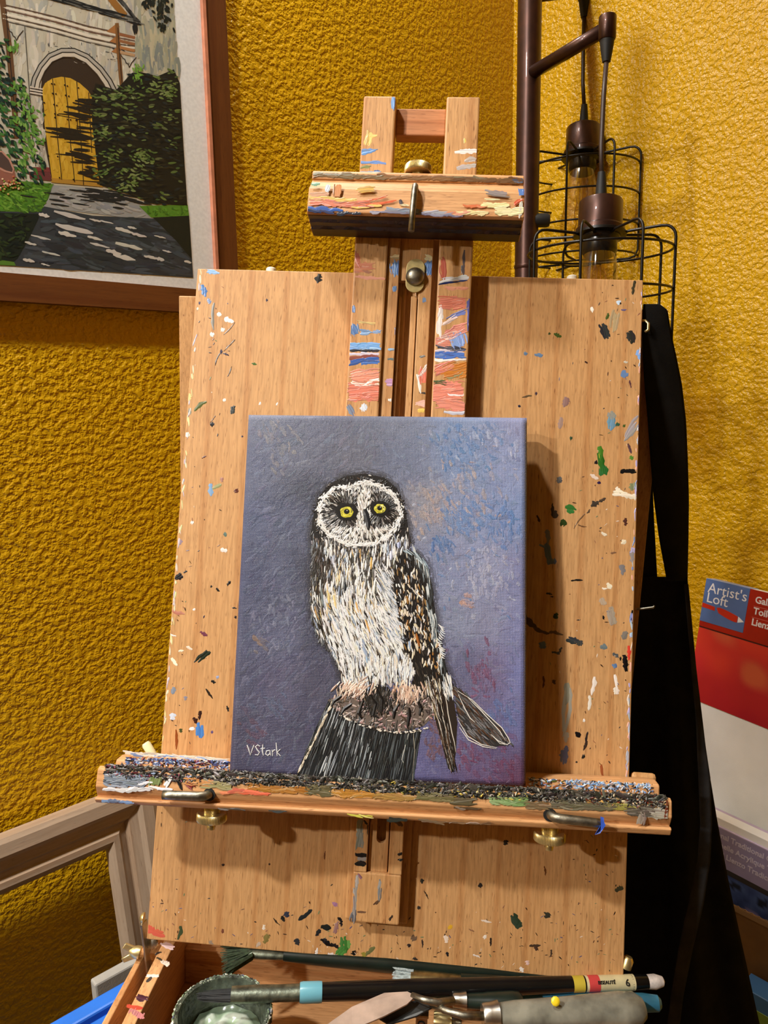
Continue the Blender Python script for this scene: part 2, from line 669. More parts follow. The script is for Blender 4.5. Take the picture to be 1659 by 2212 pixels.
box('mast_foot', (bl, vmb, 0.0045), (br, vsolid, wm), M_beech, easel, bev=0.0012)
box('mast_strip', (bl, vsolid, 0.0045), (sl1, vmt, wm), M_beech, easel, bev=0.0006)
box('mast_strip', (sr0, vsolid, 0.0045), (br, vmt, wm), M_beech, easel, bev=0.0006)
tl, tr = sl1 + 0.0005, sr0 - 0.001
cu = EH(824, 1800, 0.009).x
hw = EH(834, 1800, 0.009).x - cu
vh = EH(824, 1811, 0.009).y
vtt = EH(824, 1640, 0.009).y
arc = [(cu + hw * math.cos(PI + PI * i / 10), vh + hw * math.sin(PI + PI * i / 10)) for i in range(11)]
plate('mast_tongue', [(tl, vsolid), (tr, vsolid), (tr, vtt), (cu + hw, vtt)] + list(reversed(arc)) + [(cu - hw, vtt), (tl, vtt)], 0.0045, 0.009, M_beech, easel, bev=0.0003)
# ledge that narrows the upper slot
box('slot_ledge', (tr - 0.0045, EH(880, 1000, 0.009).y, 0.0045), (tr, EH(880, 640, .009).y, 0.0095), M_beech, easel, bev=0.0004)
box('slot_ledge', (tl, EH(880, 1000, 0.009).y, 0.0045), (tl + 0.002, EH(880, 640, .009).y, 0.0095), M_beech, easel, bev=0.0004)
box('slot_head', (sl1, EH(890, 608, .009).y, 0.0045), (sr0, vmt, 0.010), M_beech, easel, bev=0.0004)
# rails of the sliding frame
wr = 0.0155
rl0 = (EH(782, 212, wr).x + EH(749, 885, wr).x) / 2
rl1 = (EH(856, 214, wr).x + EH(818, 885, wr).x) / 2
rr0 = (EH(966, 214, wr).x + EH(930, 885, wr).x) / 2
rr1 = (EH(1040, 214, wr).x + EH(1003, 885, wr).x) / 2
vrt = (EH(820, 208, wr).y + EH(1003, 207, wr).y) / 2
vrb = EH(840, 1250, wr).y
railL = box('mast_rail', (rl0, vrb, 0.0005), (rl1, vrt, wr), M_beech, easel, bev=0.0014)
railR = box('mast_rail', (rr0, vrb, 0.0005), (rr1, vrt, wr), M_beech, easel, bev=0.0014)
box('crossbar', (rl1, EH(910, 291, 0.006).y, -0.006), (rr0, EH(910, 233, 0.006).y, 0.005), M_beech_red, easel, bev=0.001)
# carriage bolt on its oval plate
o0 = EH(897, 596, 0.0135)
ry, rx = (EH(897, 560, .0135).y - EH(897, 633, .0135).y) / 2, (EH(917, 596, .0135).x - EH(877, 596, .0135).x) / 2
st = ry - rx
out = [(o0.x + rx * math.cos(t), o0.y + st + rx * math.sin(t)) for t in [PI * i / 12 for i in range(13)]]
out += [(o0.x + rx * math.cos(t), o0.y - st + rx * math.sin(t)) for t in [PI + PI * i / 12 for i in range(13)]]
bp = plate('bolt_plate', out, 0.0128, 0.0142, M_dullbrass, easel, bev=0.0003)
lathe('bolt_head', [(0.0072, 0), (0.0069, 0.0016), (0.0058, 0.0034), (0.0040, 0.0046), (0.0018, 0.0052)], (o0.x, o0.y - 0.001, 0.0142), (0, 0, 1), M_dullsteel, bp, seg=28)

# upper clamp: a moulded bar
pro = [(0.0160, 371), (0.0340, 371), (0.0355, 374), (0.0355, 388), (0.0340, 391), (0.0420, 404), (0.0450, 408), (0.0470, 459), (0.0450, 466),
       (0.0370, -0.0002), (0.0365, -0.0014), (0.0290, -0.0016), (0.0285, -0.0030), (0.0160, -0.0032)]


def bar(name, prof, xl, xr, yl, yr, mat, parent, xmid, bev=0.0006, label=None):
    """moulded bar; prof gives (w, y) as seen at x = xmid, yl / yr how far the ends sit below that"""
    A, Bq = [], []
    vb = 0
    for w, y in prof:
        vl = EH(xmid, y, w).y if y > 0 else vb + y
        if y > 0:
            vb = vl
        A.append((xl, vl + yl, w))
        Bq.append((xr, vl + yr, w))
    return prism(name, A, Bq, mat, parent, bev=bev, label=label)


cu0, cu1 = EH(665, 430, 0.046).x, EH(1133, 436, 0.046).x
dvl = (EH(672, 373, 0.0355).y - EH(900, 375, 0.0355).y)
dvr = (EH(1136, 384, 0.0355).y - EH(900, 375, 0.0355).y)
clamp = bar('upper_clamp', pro, cu0, cu1, dvl, dvr, M_beech_x, easel, 900, label='moulded clamp bar smeared with paint')
h0 = EH(897, 409, 0.0455)
tube('hook_rod', [h0 + Vector(p) for p in ((0, 0.001, -0.008), (0, 0.0012, 0.0005), (0, 0.0006, 0.0035), (-0.0002, -0.003, 0.0052), (-0.0006, -0.015, 0.0055), (-0.001, -0.034, 0.0055))],
     0.0023, M_dullsteel, clamp, seg=12)
kt = EH(903, 368, 0.026)
kn = lathe('knob', [(0.0045, -0.006), (0.0045, 0), (0.0098, 0.0003), (0.0104, 0.001), (0.0104, 0.0052), (0.0098, 0.006), (0.003, 0.006)], kt + Vector((0, -0.003, 0)), (0, 1, 0), M_brass, clamp, seg=128, knurl=0.03)

# tray: rear ledge, crusted lip and floor between them
tw = 0.024


def tbar(name, prof, lx, rx, mat, bev=0.0006, label=None):
    """prof entries: (w, y at the left end px lx, y at the right end px rx)"""
    A = [tuple(EH(lx, yl, w)) for w, yl, yr in prof]
    Bq = [tuple(EH(rx, yr, w)) for w, yl, yr in prof]
    ul, ur = EH(lx, prof[1][1], prof[1][0]).x, EH(rx, prof[1][2], prof[1][0]).x
    A = [(ul, p[1], p[2]) for p in A]
    Bq = [(ur, p[1], p[2]) for p in Bq]
    return prism(name, A, Bq, mat, tray, bev=bev, label=label)


tray = bpy.data.objects.new('tray', None)
COL.objects.link(tray)
tray.parent = easel
tray['label'] = 'canvas tray crusted with dried paint'
tbar('rear_ledge', [(0.004, 1626, 1681), (0.016, 1630, 1684), (0.0255, 1641, 1694), (0.0265, 1648, 1700), (0.0265, 1672, 1722), (0.004, 1672, 1722)], 263, 1416, M_beech_x, bev=0.001)
lip = tbar('lip', [(0.0500, 1663, 1731), (0.0525, 1655, 1724), (0.0570, 1654, 1723), (0.0600, 1662, 1731), (0.0610, 1700, 1766), (0.0590, 1711, 1776),
                   (0.0570, 1720, 1784), (0.0600, 1723, 1787), (0.0610, 1728, 1793), (0.0590, 1734, 1804), (0.0500, 1734, 1804)], 221, 1444, M_beech_x, bev=0.0007,
           label='front lip of the tray')
tbar('tray_floor', [(0.004, 1692, 1740), (0.026, 1692, 1740), (0.0500, 1712, 1776), (0.0500, 1724, 1790), (0.004, 1710, 1760)], 300, 1380, M_beech_x)
for (x, y, ex, ey) in ((452, 1716, 352, 1717), (1188, 1760, 1300, 1779)):
    a, b = EH(x, y, 0.0605), EH(ex, ey, 0.066)
    d = Vector((b.x - a.x, b.y - a.y, 0)).normalized()
    tube('hook_rod', [a + Vector((0, 0, -0.006)), a + Vector((0, 0, 0.001)) + d * 0.0004, a + Vector((0, 0, 0.004)) + d * 0.002, a + Vector((0, 0, 0.0055)) + d * 0.006, b - d * 0.004, b],
         0.0030, M_dullsteel, tray, seg=14)
    lathe('rod_hole', [(0.0044, 0.0), (0.0042, 0.0006)], a + Vector((0, 0, -0.0001)), (0, 0, 1), M_rubber, tray, seg=20)
for (x, y) in ((458, 1756), (1187, 1799)):
    c = EH(x, y, 0.045)
    k2 = lathe('knob', [(0.0055, 0.006), (0.0055, 0.0005), (0.0098, 0.0003), (0.0105, -0.0006), (0.0105, -0.0046), (0.0098, -0.0055), (0.0042, -0.0056)], c, (0, 1, 0), M_brass, tray, seg=128, knurl=0.03)
    lathe('screw_end', [(0.0030, -0.0056), (0.0031, -0.0075), (0.0028, -0.0078), (0.0031, -0.009), (0.0026, -0.011)], c, (0, 1, 0), M_brass, k2, seg=18)
# ends of the clamping blocks peeping out behind the ledge
for (x, y) in ((586, 583), (1236, 600)):
    lathe('peg', [(0.0040, -0.004), (0.0042, 0.0004), (0.0034, 0.0012), (0.002, 0.0016)], EH(x, y, -0.012), (0, 1, 0), plain('white_plastic', (226, 222, 206), .4), easel, seg=20)
M_cream = plain('cream_plastic', (236, 226, 178), 0.35)
c = EH(322, 1618, -0.004)
lathe('stop_peg', [(0.0032, -0.008), (0.0034, 0.004), (0.0026, 0.0055)], c, (-0.55, 0.8, 0.1), M_cream, tray, seg=16)
c = EH(1390, 1682, -0.003)
box('stop_block', (c.x - 0.009, c.y - 0.010, c.z - 0.004), (c.x + 0.009, c.y + 0.004, c.z + 0.002), M_beech, tray, bev=0.0025)

# ------------------------------------------------------------------ paint on the easel
K = 0.566 / F


def on_board(px, py, h):
    p = EH(px, py, 0.0)
    return Vector((min(max(p.x, uL + .0006), uR - .0006), min(max(p.y, vB + .0006), vT - .0006), h))


def dab(P, x, y, ln, wid, ang, col, h=0.00003, n=None):
    """one irregular dab: a few overlapping ragged marks"""
    a = math.radians(ang)
    ca, sa = math.cos(a), math.sin(a)
    m = max(1, int(wid / 5))
    for i in range(m):
        off = (i + 0.5) / m - 0.5
        sh = random.uniform(-0.12, 0.12) * ln
        P.line(x - sa * off * wid * 0.8 + ca * sh, y + ca * off * wid * 0.8 + sa * sh, a + random.uniform(-0.12, 0.12), ln * random.uniform(0.7, 1.05),
               wid / m * 1.8, jit(col, 8), h, rise=0.00012, seg=7, bend=random.uniform(-.3, .3), jag=.6, tip=.15)


random.seed(11)
P = Paint(on_board, K)
BLK, GRN, BLU, WHT, GRY, SKY = (24, 22, 22), (44, 84, 30), (70, 118, 176), (236, 230, 220), (120, 120, 116), (132, 172, 214)
dabs = [
    (688, 602, 20, 9, 100, BLK), (577, 648, 6, 4, 0, (40, 30, 60)), (440, 628, 30, 12, 80, BLU), (452, 652, 16, 5, 70, (120, 140, 175)), (460, 587, 34, 10, 10, SKY), (462, 680, 60, 4, 88, (120, 115, 105)),
    (431, 655, 5, 5, 0, (50, 40, 80)), (496, 693, 22, 7, 22, WHT), (480, 711, 12, 7, 30, WHT), (458, 723, 11, 6, 0, WHT), (474, 680, 10, 5, 0, WHT),
    (478, 760, 6, 6, 0, (40, 32, 62)), (471, 775, 30, 2, 112, (52, 36, 30)), (497, 745, 40, 2, 140, (80, 58, 42)), (494, 711, 50, 2, 130, (110, 80, 55)), (497, 800, 30, 2, 115, (80, 58, 42)), (488, 766, 16, 2.5, 20, (52, 42, 60)),
    (549, 786, 12, 3, 15, (70, 105, 40)), (503, 886, 18, 10, 95, (42, 48, 40)), (436, 875, 34, 6, 140, (92, 100, 50)), (410, 888, 8, 8, 0, (150, 150, 140)), (458, 917, 10, 6, 10, BLK), (459, 906, 20, 1.6, 130, (70, 50, 36)),
    (523, 943, 5, 3, 80, (52, 36, 62)), (408, 860, 22, 7, 85, (236, 222, 150)), (404, 938, 10, 8, 80, WHT), (562, 871, 10, 3, 120, WHT), (485, 864, 8, 4, 40, WHT), (598, 873, 8, 2.5, 120, WHT),
    (440, 988, 12, 2, 150, (90, 40, 30)), (455, 1058, 34, 7, 88, (120, 158, 196)), (466, 1052, 22, 5, 150, (150, 150, 100)), (511, 1061, 12, 7, 60, (96, 44, 30)), (480, 1036, 12, 5, 100, (168, 120, 104)),
    (482, 1189, 20, 6, 10, WHT), (416, 1129, 8, 5, 40, WHT), (486, 1154, 10, 6, 10, (100, 122, 112)), (385, 1246, 22, 11, 150, BLK), (400, 1235, 10, 3, 150, BLK), (494, 1261, 16, 4, 120, BLK), (470, 1273, 12, 3, 40, BLK), (457, 1267, 5, 4, 20, BLK),
    (385, 1323, 30, 6, 10, (186, 120, 96)), (419, 1317, 8, 3, 150, WHT), (441, 1332, 8, 2, 120, (60, 38, 60)), (507, 1314, 14, 2.5, 5, BLK), (509, 1334, 7, 4, 90, BLK), (441, 1370, 20, 5, 35, (120, 60, 80)),
    (437, 1419, 46, 12, 142, (28, 40, 24)), (373, 1372, 20, 3, 20, WHT), (376, 1427, 22, 6, 60, (240, 228, 200)), (392, 1406, 14, 4, 0, (236, 220, 190)), (462, 1473, 14, 4, 20, BLK), (450, 1495, 34, 3, 60, (48, 38, 30)), (469, 1463, 8, 6, 0, (150, 160, 190)),
    (374, 1493, 16, 6, 100, (140, 148, 160)), (400, 1508, 12, 5, 90, (146, 140, 150)), (432, 1545, 24, 5, 98, (50, 24, 20)), (421, 1556, 16, 6, 70, (60, 28, 22)), (492, 1530, 16, 4, 70, BLK), (431, 1578, 34, 17, 92, (66, 122, 190)), (415, 1574, 10, 8, 80, (230, 225, 225)),
    (373, 1547, 18, 8, 110, (200, 204, 220)), (391, 1579, 12, 5, 90, (58, 70, 34)), (458, 1581, 7, 5, 0, (86, 66, 110)), (380, 1592, 52, 4, 88, (140, 74, 30)), (410, 1400, 16, 4, 20, (232, 214, 190)), (389, 1170, 12, 6, 95, (156, 132, 150)),
    # right part, top
    (1369, 617, 32, 5, 100, (60, 52, 40)), (1336, 653, 12, 8, 60, (210, 226, 244)), (1340, 656, 5, 3, 50, BLK), (1280, 669, 9, 7, 0, WHT), (1348, 669, 14, 3, 0, (106, 96, 140)), (1328, 693, 46, 20, 95, (180, 158, 120)), (1312, 682, 16, 4, 110, (70, 92, 34)), (1306, 714, 34, 20, 75, (44, 46, 48)),
    (1362, 728, 28, 18, 80, (48, 48, 46)), (1206, 725, 22, 5, 25, (70, 92, 36)), (1187, 721, 6, 3, 0, (60, 70, 34)), (1162, 766, 18, 6, 0, (102, 130, 160)), (1136, 764, 8, 5, 0, (96, 122, 150)), (1384, 764, 22, 14, 85, (128, 172, 232)), (1390, 720, 60, 5, 92, (70, 58, 160)),
    (1349, 809, 20, 9, 25, (98, 130, 178)), (1352, 782, 10, 3, 0, (200, 196, 180)), (1266, 783, 8, 2.5, 30, (60, 34, 30)), (1361, 828, 16, 3, 75, (90, 52, 56)), (1384, 856, 14, 10, 150, (240, 190, 170)), (1222, 870, 24, 12, 95, (150, 118, 112)), (1158, 850, 5, 5, 0, (56, 40, 60)), (1140, 856, 26, 2.5, 165, (90, 70, 46)), (1122, 877, 7, 4, 150, (30, 28, 46)),
    (1320, 916, 34, 16, 95, (108, 148, 176)), (1322, 898, 22, 14, 60, (150, 150, 140)), (1334, 916, 8, 6, 30, (50, 88, 60)), (1348, 920, 7, 5, 30, (60, 88, 36)), (1364, 928, 52, 16, 128, (166, 158, 158)), (1233, 947, 8, 7, 0, (44, 70, 44)), (1381, 938, 8, 6, 0, (34, 66, 40)), (1210, 915, 26, 6, 100, (160, 130, 122)),
    # green leaf mark and neighbours
    (1297, 985, 40, 10, 85, (70, 128, 36)), (1301, 1003, 46, 16, 82, (40, 100, 28)), (1303, 1017, 22, 20, 85, (44, 104, 50)), (1288, 1000, 10, 6, 30, BLK), (1294, 985, 14, 4, 80, (196, 188, 60)), (1361, 1018, 34, 11, 5, (20, 20, 20)), (1345, 1017, 10, 4, 5, (20, 20, 20)), (1208, 1035, 18, 12, 75, (108, 104, 100)), (1211, 1038, 10, 5, 80, (70, 70, 74)),
    (1285, 1030, 20, 6, 30, (230, 214, 196)), (1294, 1043, 8, 5, 90, (48, 34, 76)), (1360, 969, 26, 4, 70, (84, 60, 62)), (1363, 989, 10, 6, 60, (92, 140, 52)), (1340, 1066, 30, 10, 5, (240, 230, 206)), (1362, 1072, 34, 12, 8, (238, 228, 204)), (1334, 1058, 14, 6, 60, (240, 230, 210)), (1367, 1052, 18, 12, 90, (140, 146, 104)),
    (1232, 1101, 24, 14, 15, (56, 112, 48)), (1284, 1091, 22, 9, 150, (62, 54, 46)), (1300, 1081, 22, 4, 148, (66, 56, 46)), (1270, 1106, 16, 3, 130, (86, 66, 46)), (1193, 1100, 30, 4, 85, (64, 48, 38)), (1197, 1113, 18, 9, 85, (74, 58, 48)), (1216, 1130, 18, 9, 25, (44, 66, 24)), (1163, 1122, 16, 4, 70, (50, 24, 20)), (1352, 1126, 18, 6, 90, (80, 44, 36)), (1250, 1128, 40, 2, 125, (112, 78, 50)), (1260, 1136, 24, 2, 10, (112, 78, 50)),
    (1182, 1160, 36, 7, 85, (110, 112, 128)), (1183, 1192, 44, 10, 82, (84, 104, 132)), (1190, 1212, 22, 9, 160, (92, 112, 140)), (1172, 1180, 16, 4, 20, (96, 110, 134)), (1306, 1154, 16, 4, 20, (236, 222, 200)), (1348, 1170, 18, 6, 145, (240, 226, 200)), (1367, 1190, 18, 8, 150, (184, 178, 216)), (1345, 1231, 22, 13, 70, (128, 126, 128)), (1366, 1200, 30, 8, 95, (150, 140, 140)),
    (1245, 1254, 26, 3, 3, BLK), (1185, 1283, 14, 3, 5, BLK), (1192, 1289, 7, 2, 0, BLK), (1316, 1267, 14, 10, 40, (238, 226, 200)), (1306, 1271, 14, 3, 0, (240, 230, 210)), (1304, 1300, 20, 12, 60, (176, 156, 132)), (1326, 1194, 18, 3, 0, (130, 96, 70)),
    (1320, 1332, 34, 18, 75, (160, 146, 128)), (1325, 1340, 20, 16, 85, (164, 150, 132)), (1304, 1334, 10, 3, 70, BLK), (1201, 1331, 15, 10, 85, (48, 62, 28)), (1145, 1345, 46, 9, 50, (76, 58, 42)), (1172, 1362, 50, 6, 18, (94, 70, 48)), (1205, 1369, 40, 5, 5, (102, 76, 52)), (1238, 1384, 28, 15, 25, (54, 58, 58)), (1253, 1390, 12, 12, 85, (66, 66, 64)), (1172, 1395, 16, 12, 80, (94, 112, 138)),
    (1198, 1410, 24, 4, 20, (66, 66, 66)), (1210, 1405, 16, 4, 110, (66, 60, 54)), (1304, 1398, 20, 8, 15, (112, 124, 124)), (1330, 1416, 20, 5, 40, (84, 88, 94)), (1341, 1422, 6, 5, 0, BLK), (1352, 1371, 24, 8, 120, (120, 116, 106)), (1364, 1372, 12, 8, 90, (176, 210, 240)), (1358, 1410, 32, 5, 95, (214, 56, 40)), (1366, 1334, 30, 4, 92, BLK),
    (1352, 1438, 40, 12, 80, (18, 17, 17)), (1350, 1420, 16, 7, 70, (18, 17, 17)), (1328, 1439, 12, 10, 60, (92, 124, 164)), (1330, 1470, 46, 4, 88, (240, 230, 220)), (1331, 1492, 16, 12, 90, (236, 224, 206)), (1282, 1480, 40, 6, 100, (242, 232, 216)), (1273, 1515, 46, 5, 100, (240, 228, 210)), (1262, 1556, 6, 5, 0, WHT),
    (1221, 1540, 110, 11, 92, (160, 156, 138)), (1222, 1500, 50, 9, 95, (150, 144, 128)), (1223, 1590, 30, 7, 88, (164, 158, 140)), (1218, 1634, 34, 18, 93, (92, 100, 132)), (1223, 1618, 14, 6, 100, (96, 104, 136)), (1173, 1476, 28, 3, 92, (92, 52, 26)), (1197, 1473, 12, 5, 60, (84, 62, 44)), (1249, 1588, 14, 9, 130, BLK), (1268, 1595, 34, 3, 100, (40, 32, 28)), (1264, 1612, 24, 4, 105, (64, 50, 40)), (1261, 1635, 9, 7, 30, BLK),
    (1302, 1664, 36, 4, 82, (150, 80, 40)), (1245, 1646, 5, 3, 60, BLK), (1355, 1640, 30, 5, 92, (176, 180, 190)), (1360, 1580, 40, 4, 92, (180, 190, 206)),
    # lower part
    (342, 2014, 44, 14, 18, (206, 96, 74)), (324, 2008, 18, 14, 30, (208, 92, 70)), (387, 2016, 30, 6, 105, (50, 66, 40)), (618, 1974, 16, 8, 80, (50, 56, 70)), (612, 1985, 14, 5, 60, BLK), (660, 1976, 46, 6, 148, (36, 40, 42)), (597, 1990, 30, 2.5, 48, (60, 46, 36)), (702, 2003, 26, 7, 10, (26, 26, 24)), (688, 2013, 24, 6, 130, (30, 30, 28)),
    (735, 1988, 14, 5, 50, BLK), (737, 1997, 16, 4, 90, BLK), (700, 2031, 14, 6, 85, (32, 32, 34)), (641, 2034, 18, 7, 60, (40, 38, 44)), (705, 2036, 40, 6, 25, BLK), (722, 2043, 26, 6, 30, (30, 30, 30)), (742, 2043, 34, 20, 95, (60, 116, 50)), (736, 2058, 26, 18, 130, (74, 132, 62)), (752, 2040, 22, 8, 80, (112, 160, 84)), (764, 2060, 14, 8, 90, BLK), (786, 2062, 14, 7, 60, (150, 140, 60)), (800, 2055, 26, 6, 130, (110, 112, 66)),
    (718, 2064, 30, 6, 15, (226, 214, 206)), (684, 2056, 20, 4, 95, (230, 220, 210)), (570, 2003, 14, 5, 95, (226, 214, 196)), (560, 2040, 10, 8, 40, (186, 170, 150)), (480, 2010, 10, 4, 90, (120, 66, 50)), (575, 2030, 20, 8, 110, (126, 110, 60)), (455, 2036, 12, 5, 30, (150, 130, 110)), (723, 1953, 10, 8, 120, (160, 116, 146)), (726, 2005, 26, 10, 110, (150, 112, 110)), (716, 1912, 8, 2, 140, BLK),
    (482, 1868, 6, 4, 90, (48, 34, 24)), (582, 1867, 5, 3, 0, (60, 40, 30)), (702, 1846, 24, 2, 90, (96, 52, 20)), (1115, 1990, 32, 16, 60, (44, 62, 44)), (1120, 1996, 20, 14, 110, (46, 64, 46)), (1182, 1977, 14, 9, 120, (50, 44, 40)), (1177, 1882, 28, 2.5, 86, (110, 66, 30)), (972, 2003, 9, 8, 60, (224, 176, 56)), (1050, 1990, 26, 3, 10, (226, 208, 196)), (1038, 1912, 10, 6, 150, (50, 40, 34)), (1093, 1820, 12, 7, 120, (40, 36, 34)), (1020, 2010, 14, 2.5, 30, (150, 110, 80)),
    (963, 2030, 16, 7, 70, (228, 206, 190)), (1048, 2024, 7, 6, 30, (230, 214, 200)), (1158, 2042, 24, 4, 0, (70, 52, 40)), (1158, 2046, 14, 6, 90, (80, 60, 46)), (966, 2060, 12, 4, 70, (36, 32, 30)), (1060, 2035, 18, 3, 90, (50, 36, 30)), (1030, 2066, 20, 3, 20, (226, 212, 200)), (1190, 2060, 18, 3, 90, (60, 42, 30)), (1338, 1920, 18, 8, 155, (64, 62, 42)), (1127, 2095, 12, 6, 60, WHT), (1140, 2080, 14, 6, 80, (220, 190, 180)), (1100, 2104, 10, 4, 30, (60, 54, 50)),
    (904, 1960, 8, 6, 0, (50, 40, 34)), (911, 1904, 14, 5, 95, (44, 38, 34)), (921, 1935, 20, 2, 70, (60, 44, 34)), (895, 2028, 14, 8, 30, (110, 84, 66)), (884, 2042, 8, 5, 60, (40, 34, 30)), (912, 2040, 18, 2.5, 95, (44, 36, 30)), (898, 2072, 12, 4, 20, (52, 46, 40)),
]
for (x, y, ln, wd, an, c) in dabs:
    dab(P, x, y, ln, wd, an, c)
# fine specks, denser towards the edges and the foot of the board
for i in range(520):
    if random.random() < 0.55:
        x, y = random.choice((random.gauss(430, 40), random.gauss(1330, 42))), random.uniform(610, 2030)
        x -= (y - 600) * (0.075 if x < 800 else 0.033)
    else:
        x, y = random.uniform(330, 1335), random.gauss(2040, 45)
    p = EH(x, y)
    if uL + .002 < p.x < uR - .002 and vB + .002 < p.y < vT - .002:
        c = random.choice(((70, 46, 30), (70, 46, 30), (110, 72, 44), (50, 40, 34), (222, 200, 176), (160, 110, 80), (120, 130, 90), (100, 90, 120)))
        P.line(x, y, random.uniform(0, PI), random.uniform(2, 9), random.uniform(1.2, 3), c, 0.00003, rise=0.0001, seg=2)
# paint smeared along the board's edges
for (x0, y0, x1, y1, cs) in ((430, 582, 345, 1640, ((236, 226, 190), (232, 222, 160), (214, 200, 210), (228, 214, 200))), (1392, 610, 1357, 1680, ((186, 176, 220), (232, 220, 206), (120, 140, 190), (176, 190, 206), (240, 180, 160)))):
    for i in range(60):
        t = random.random()
        x, y = x0 + (x1 - x0) * t, y0 + (y1 - y0) * t
        s = 1 if x0 < 800 else -1
        P.line(x + s * random.uniform(1.5, 6), y, PI / 2 + 0.07 + random.uniform(-.3, .3), random.uniform(6, 22), random.uniform(2, 5), jit(random.choice(cs), 10), 0.00003, rise=0.0002, seg=3)
P.build('paint_dabs', M_drip, board)


def smear(parent, to_local, marks, name='paint_smears'):
    Q = Paint(to_local, K)
    for (x, y, ln, wd, an, c) in marks:
        a = math.radians(an)
        # a ragged thin skin first, then streaks dragged through it
        Q.line(x, y, a, ln, wd * 1.1, jit(c, 5), 0.00002, rise=.00006, seg=max(4, int(ln / 5)), tip=.55, jag=.45)
        m = max(1, int(wd / 3.6))
        for i in range(m):
            off = (i + 0.5) / m - 0.5
            for j in range(max(1, int(ln / 22))):
                l2 = ln / max(1, int(ln / 22))
                sx = (j + 0.5) * l2 - ln / 2
                Q.line(x + math.cos(a) * sx - math.sin(a) * off * wd + random.uniform(-4, 4), y + math.sin(a) * sx + math.cos(a) * off * wd + random.uniform(-1, 1), a + random.uniform(-.22, .22),
                       l2 * random.uniform(.7, 1.5), wd / m * random.uniform(.7, 1.8), jit(lerp(c, random.choice(((250, 240, 232), c, c, (90, 70, 60))), random.uniform(0, .3)), 9), 0.00004, rise=random.uniform(.00005, .00022), seg=6,
                       bend=random.uniform(-.35, .35), jag=.5)
    return Q.build(name, M_drip, parent)


CORAL, PINK, CBL, DBL = (222, 128, 104), (236, 178, 158), (104, 148, 206), (56, 92, 168)


def wrp(w, u0=-9, u1=9, v0=-9, v1=9):
    def f(px, py, h):
        p = EH(px, py, w)
        return Vector((min(max(p.x, u0), u1), min(max(p.y, v0), v1), w + h))
    return f



random.seed(5)
smear(railL, wrp(wr, rl0 + .0008, rl1 - .0008, -1, vrt - .001), [(787, 846, 66, 40, 0, CORAL), (789, 812, 60, 26, 0, (230, 148, 122)), (790, 829, 60, 8, 5, (244, 228, 214)), (800, 826, 40, 6, -12, (248, 236, 226)), (787, 748, 66, 16, 0, (124, 172, 226)), (787, 757, 66, 5, 0, (50, 50, 60)), (786, 765, 66, 7, 0, (206, 196, 214)), (786, 771, 62, 6, -3, (140, 78, 66)), (788, 778, 62, 10, -6, DBL),
                           (800, 783, 40, 8, -8, (72, 112, 184)), (764, 712, 22, 22, 70, (88, 120, 168)), (790, 717, 20, 9, 0, (120, 158, 208)), (814, 717, 16, 8, 0, (128, 156, 196)), (793, 697, 36, 4, 3, (214, 190, 120)), (762, 668, 14, 7, 80, (88, 116, 168)), (787, 880, 12, 18, 80, (214, 220, 228)), (756, 886, 20, 12, 60, (130, 146, 170)),
                           (800, 600, 66, 6, 5, (214, 150, 130)), (773, 560, 26, 10, 80, (190, 110, 92)), (781, 577, 46, 22, 0, (198, 128, 100)), (795, 300, 28, 14, 110, (236, 200, 118)), (805, 293, 20, 6, 0, (236, 204, 124)), (794, 326, 34, 9, -4, (104, 152, 214)), (803, 351, 62, 5, 3, (110, 146, 206)), (815, 370, 10, 6, 0, (70, 110, 180)), (849, 218, 34, 8, 92, (110, 150, 206)), (785, 362, 26, 4, 0, (140, 150, 90)), (797, 372, 40, 4, 2, (150, 170, 190))])
smear(railR, wrp(wr, rr0 + .0008, rr1 - .0008, -1, vrt - .001), [(968, 846, 66, 44, 0, (228, 138, 116)), (985, 800, 54, 34, -10, (196, 120, 44)), (960, 795, 40, 24, -20, CORAL), (970, 777, 66, 5, 0, (246, 238, 232)), (970, 766, 66, 14, 0, (74, 110, 186)), (975, 752, 60, 8, 5, (60, 60, 72)), (968, 758, 64, 4, 0, (214, 200, 210)), (990, 735, 30, 30, 70, (136, 160, 214)), (978, 655, 56, 28, 0, (206, 120, 98)), (950, 690, 64, 10, 95, (244, 232, 226)),
                           (972, 692, 34, 8, -30, (240, 212, 204)), (985, 715, 44, 22, -25, (214, 134, 116)), (968, 728, 46, 14, -20, (238, 190, 176)), (990, 680, 34, 8, -20, (110, 120, 180)), (955, 740, 34, 18, 10, (220, 140, 120)), (985, 602, 56, 8, -6, (206, 206, 206)), (980, 610, 60, 3, -8, (30, 44, 90)), (957, 580, 40, 10, 90, (186, 92, 74)), (985, 622, 50, 7, 2, (216, 150, 120)),
                           (985, 853, 34, 7, 0, (244, 236, 230)), (950, 826, 30, 10, 0, (90, 96, 60)), (985, 810, 40, 6, -8, (150, 142, 100)), (975, 875, 60, 20, 10, (230, 146, 124)), (988, 890, 40, 6, 0, (196, 200, 210)), (1014, 327, 40, 10, -3, (234, 232, 230)), (1008, 360, 44, 10, -8, (180, 176, 172)), (1015, 347, 24, 6, 0, (196, 190, 184)), (1005, 304, 8, 3, 90, (226, 206, 110)), (1018, 208, 20, 4, 0, (150, 170, 200)), (1002, 570, 50, 5, 92, (90, 80, 84)), (1012, 680, 70, 4, 93, (90, 90, 150))])
mst = [o for o in easel.children if o.name.startswith('mast_strip')]
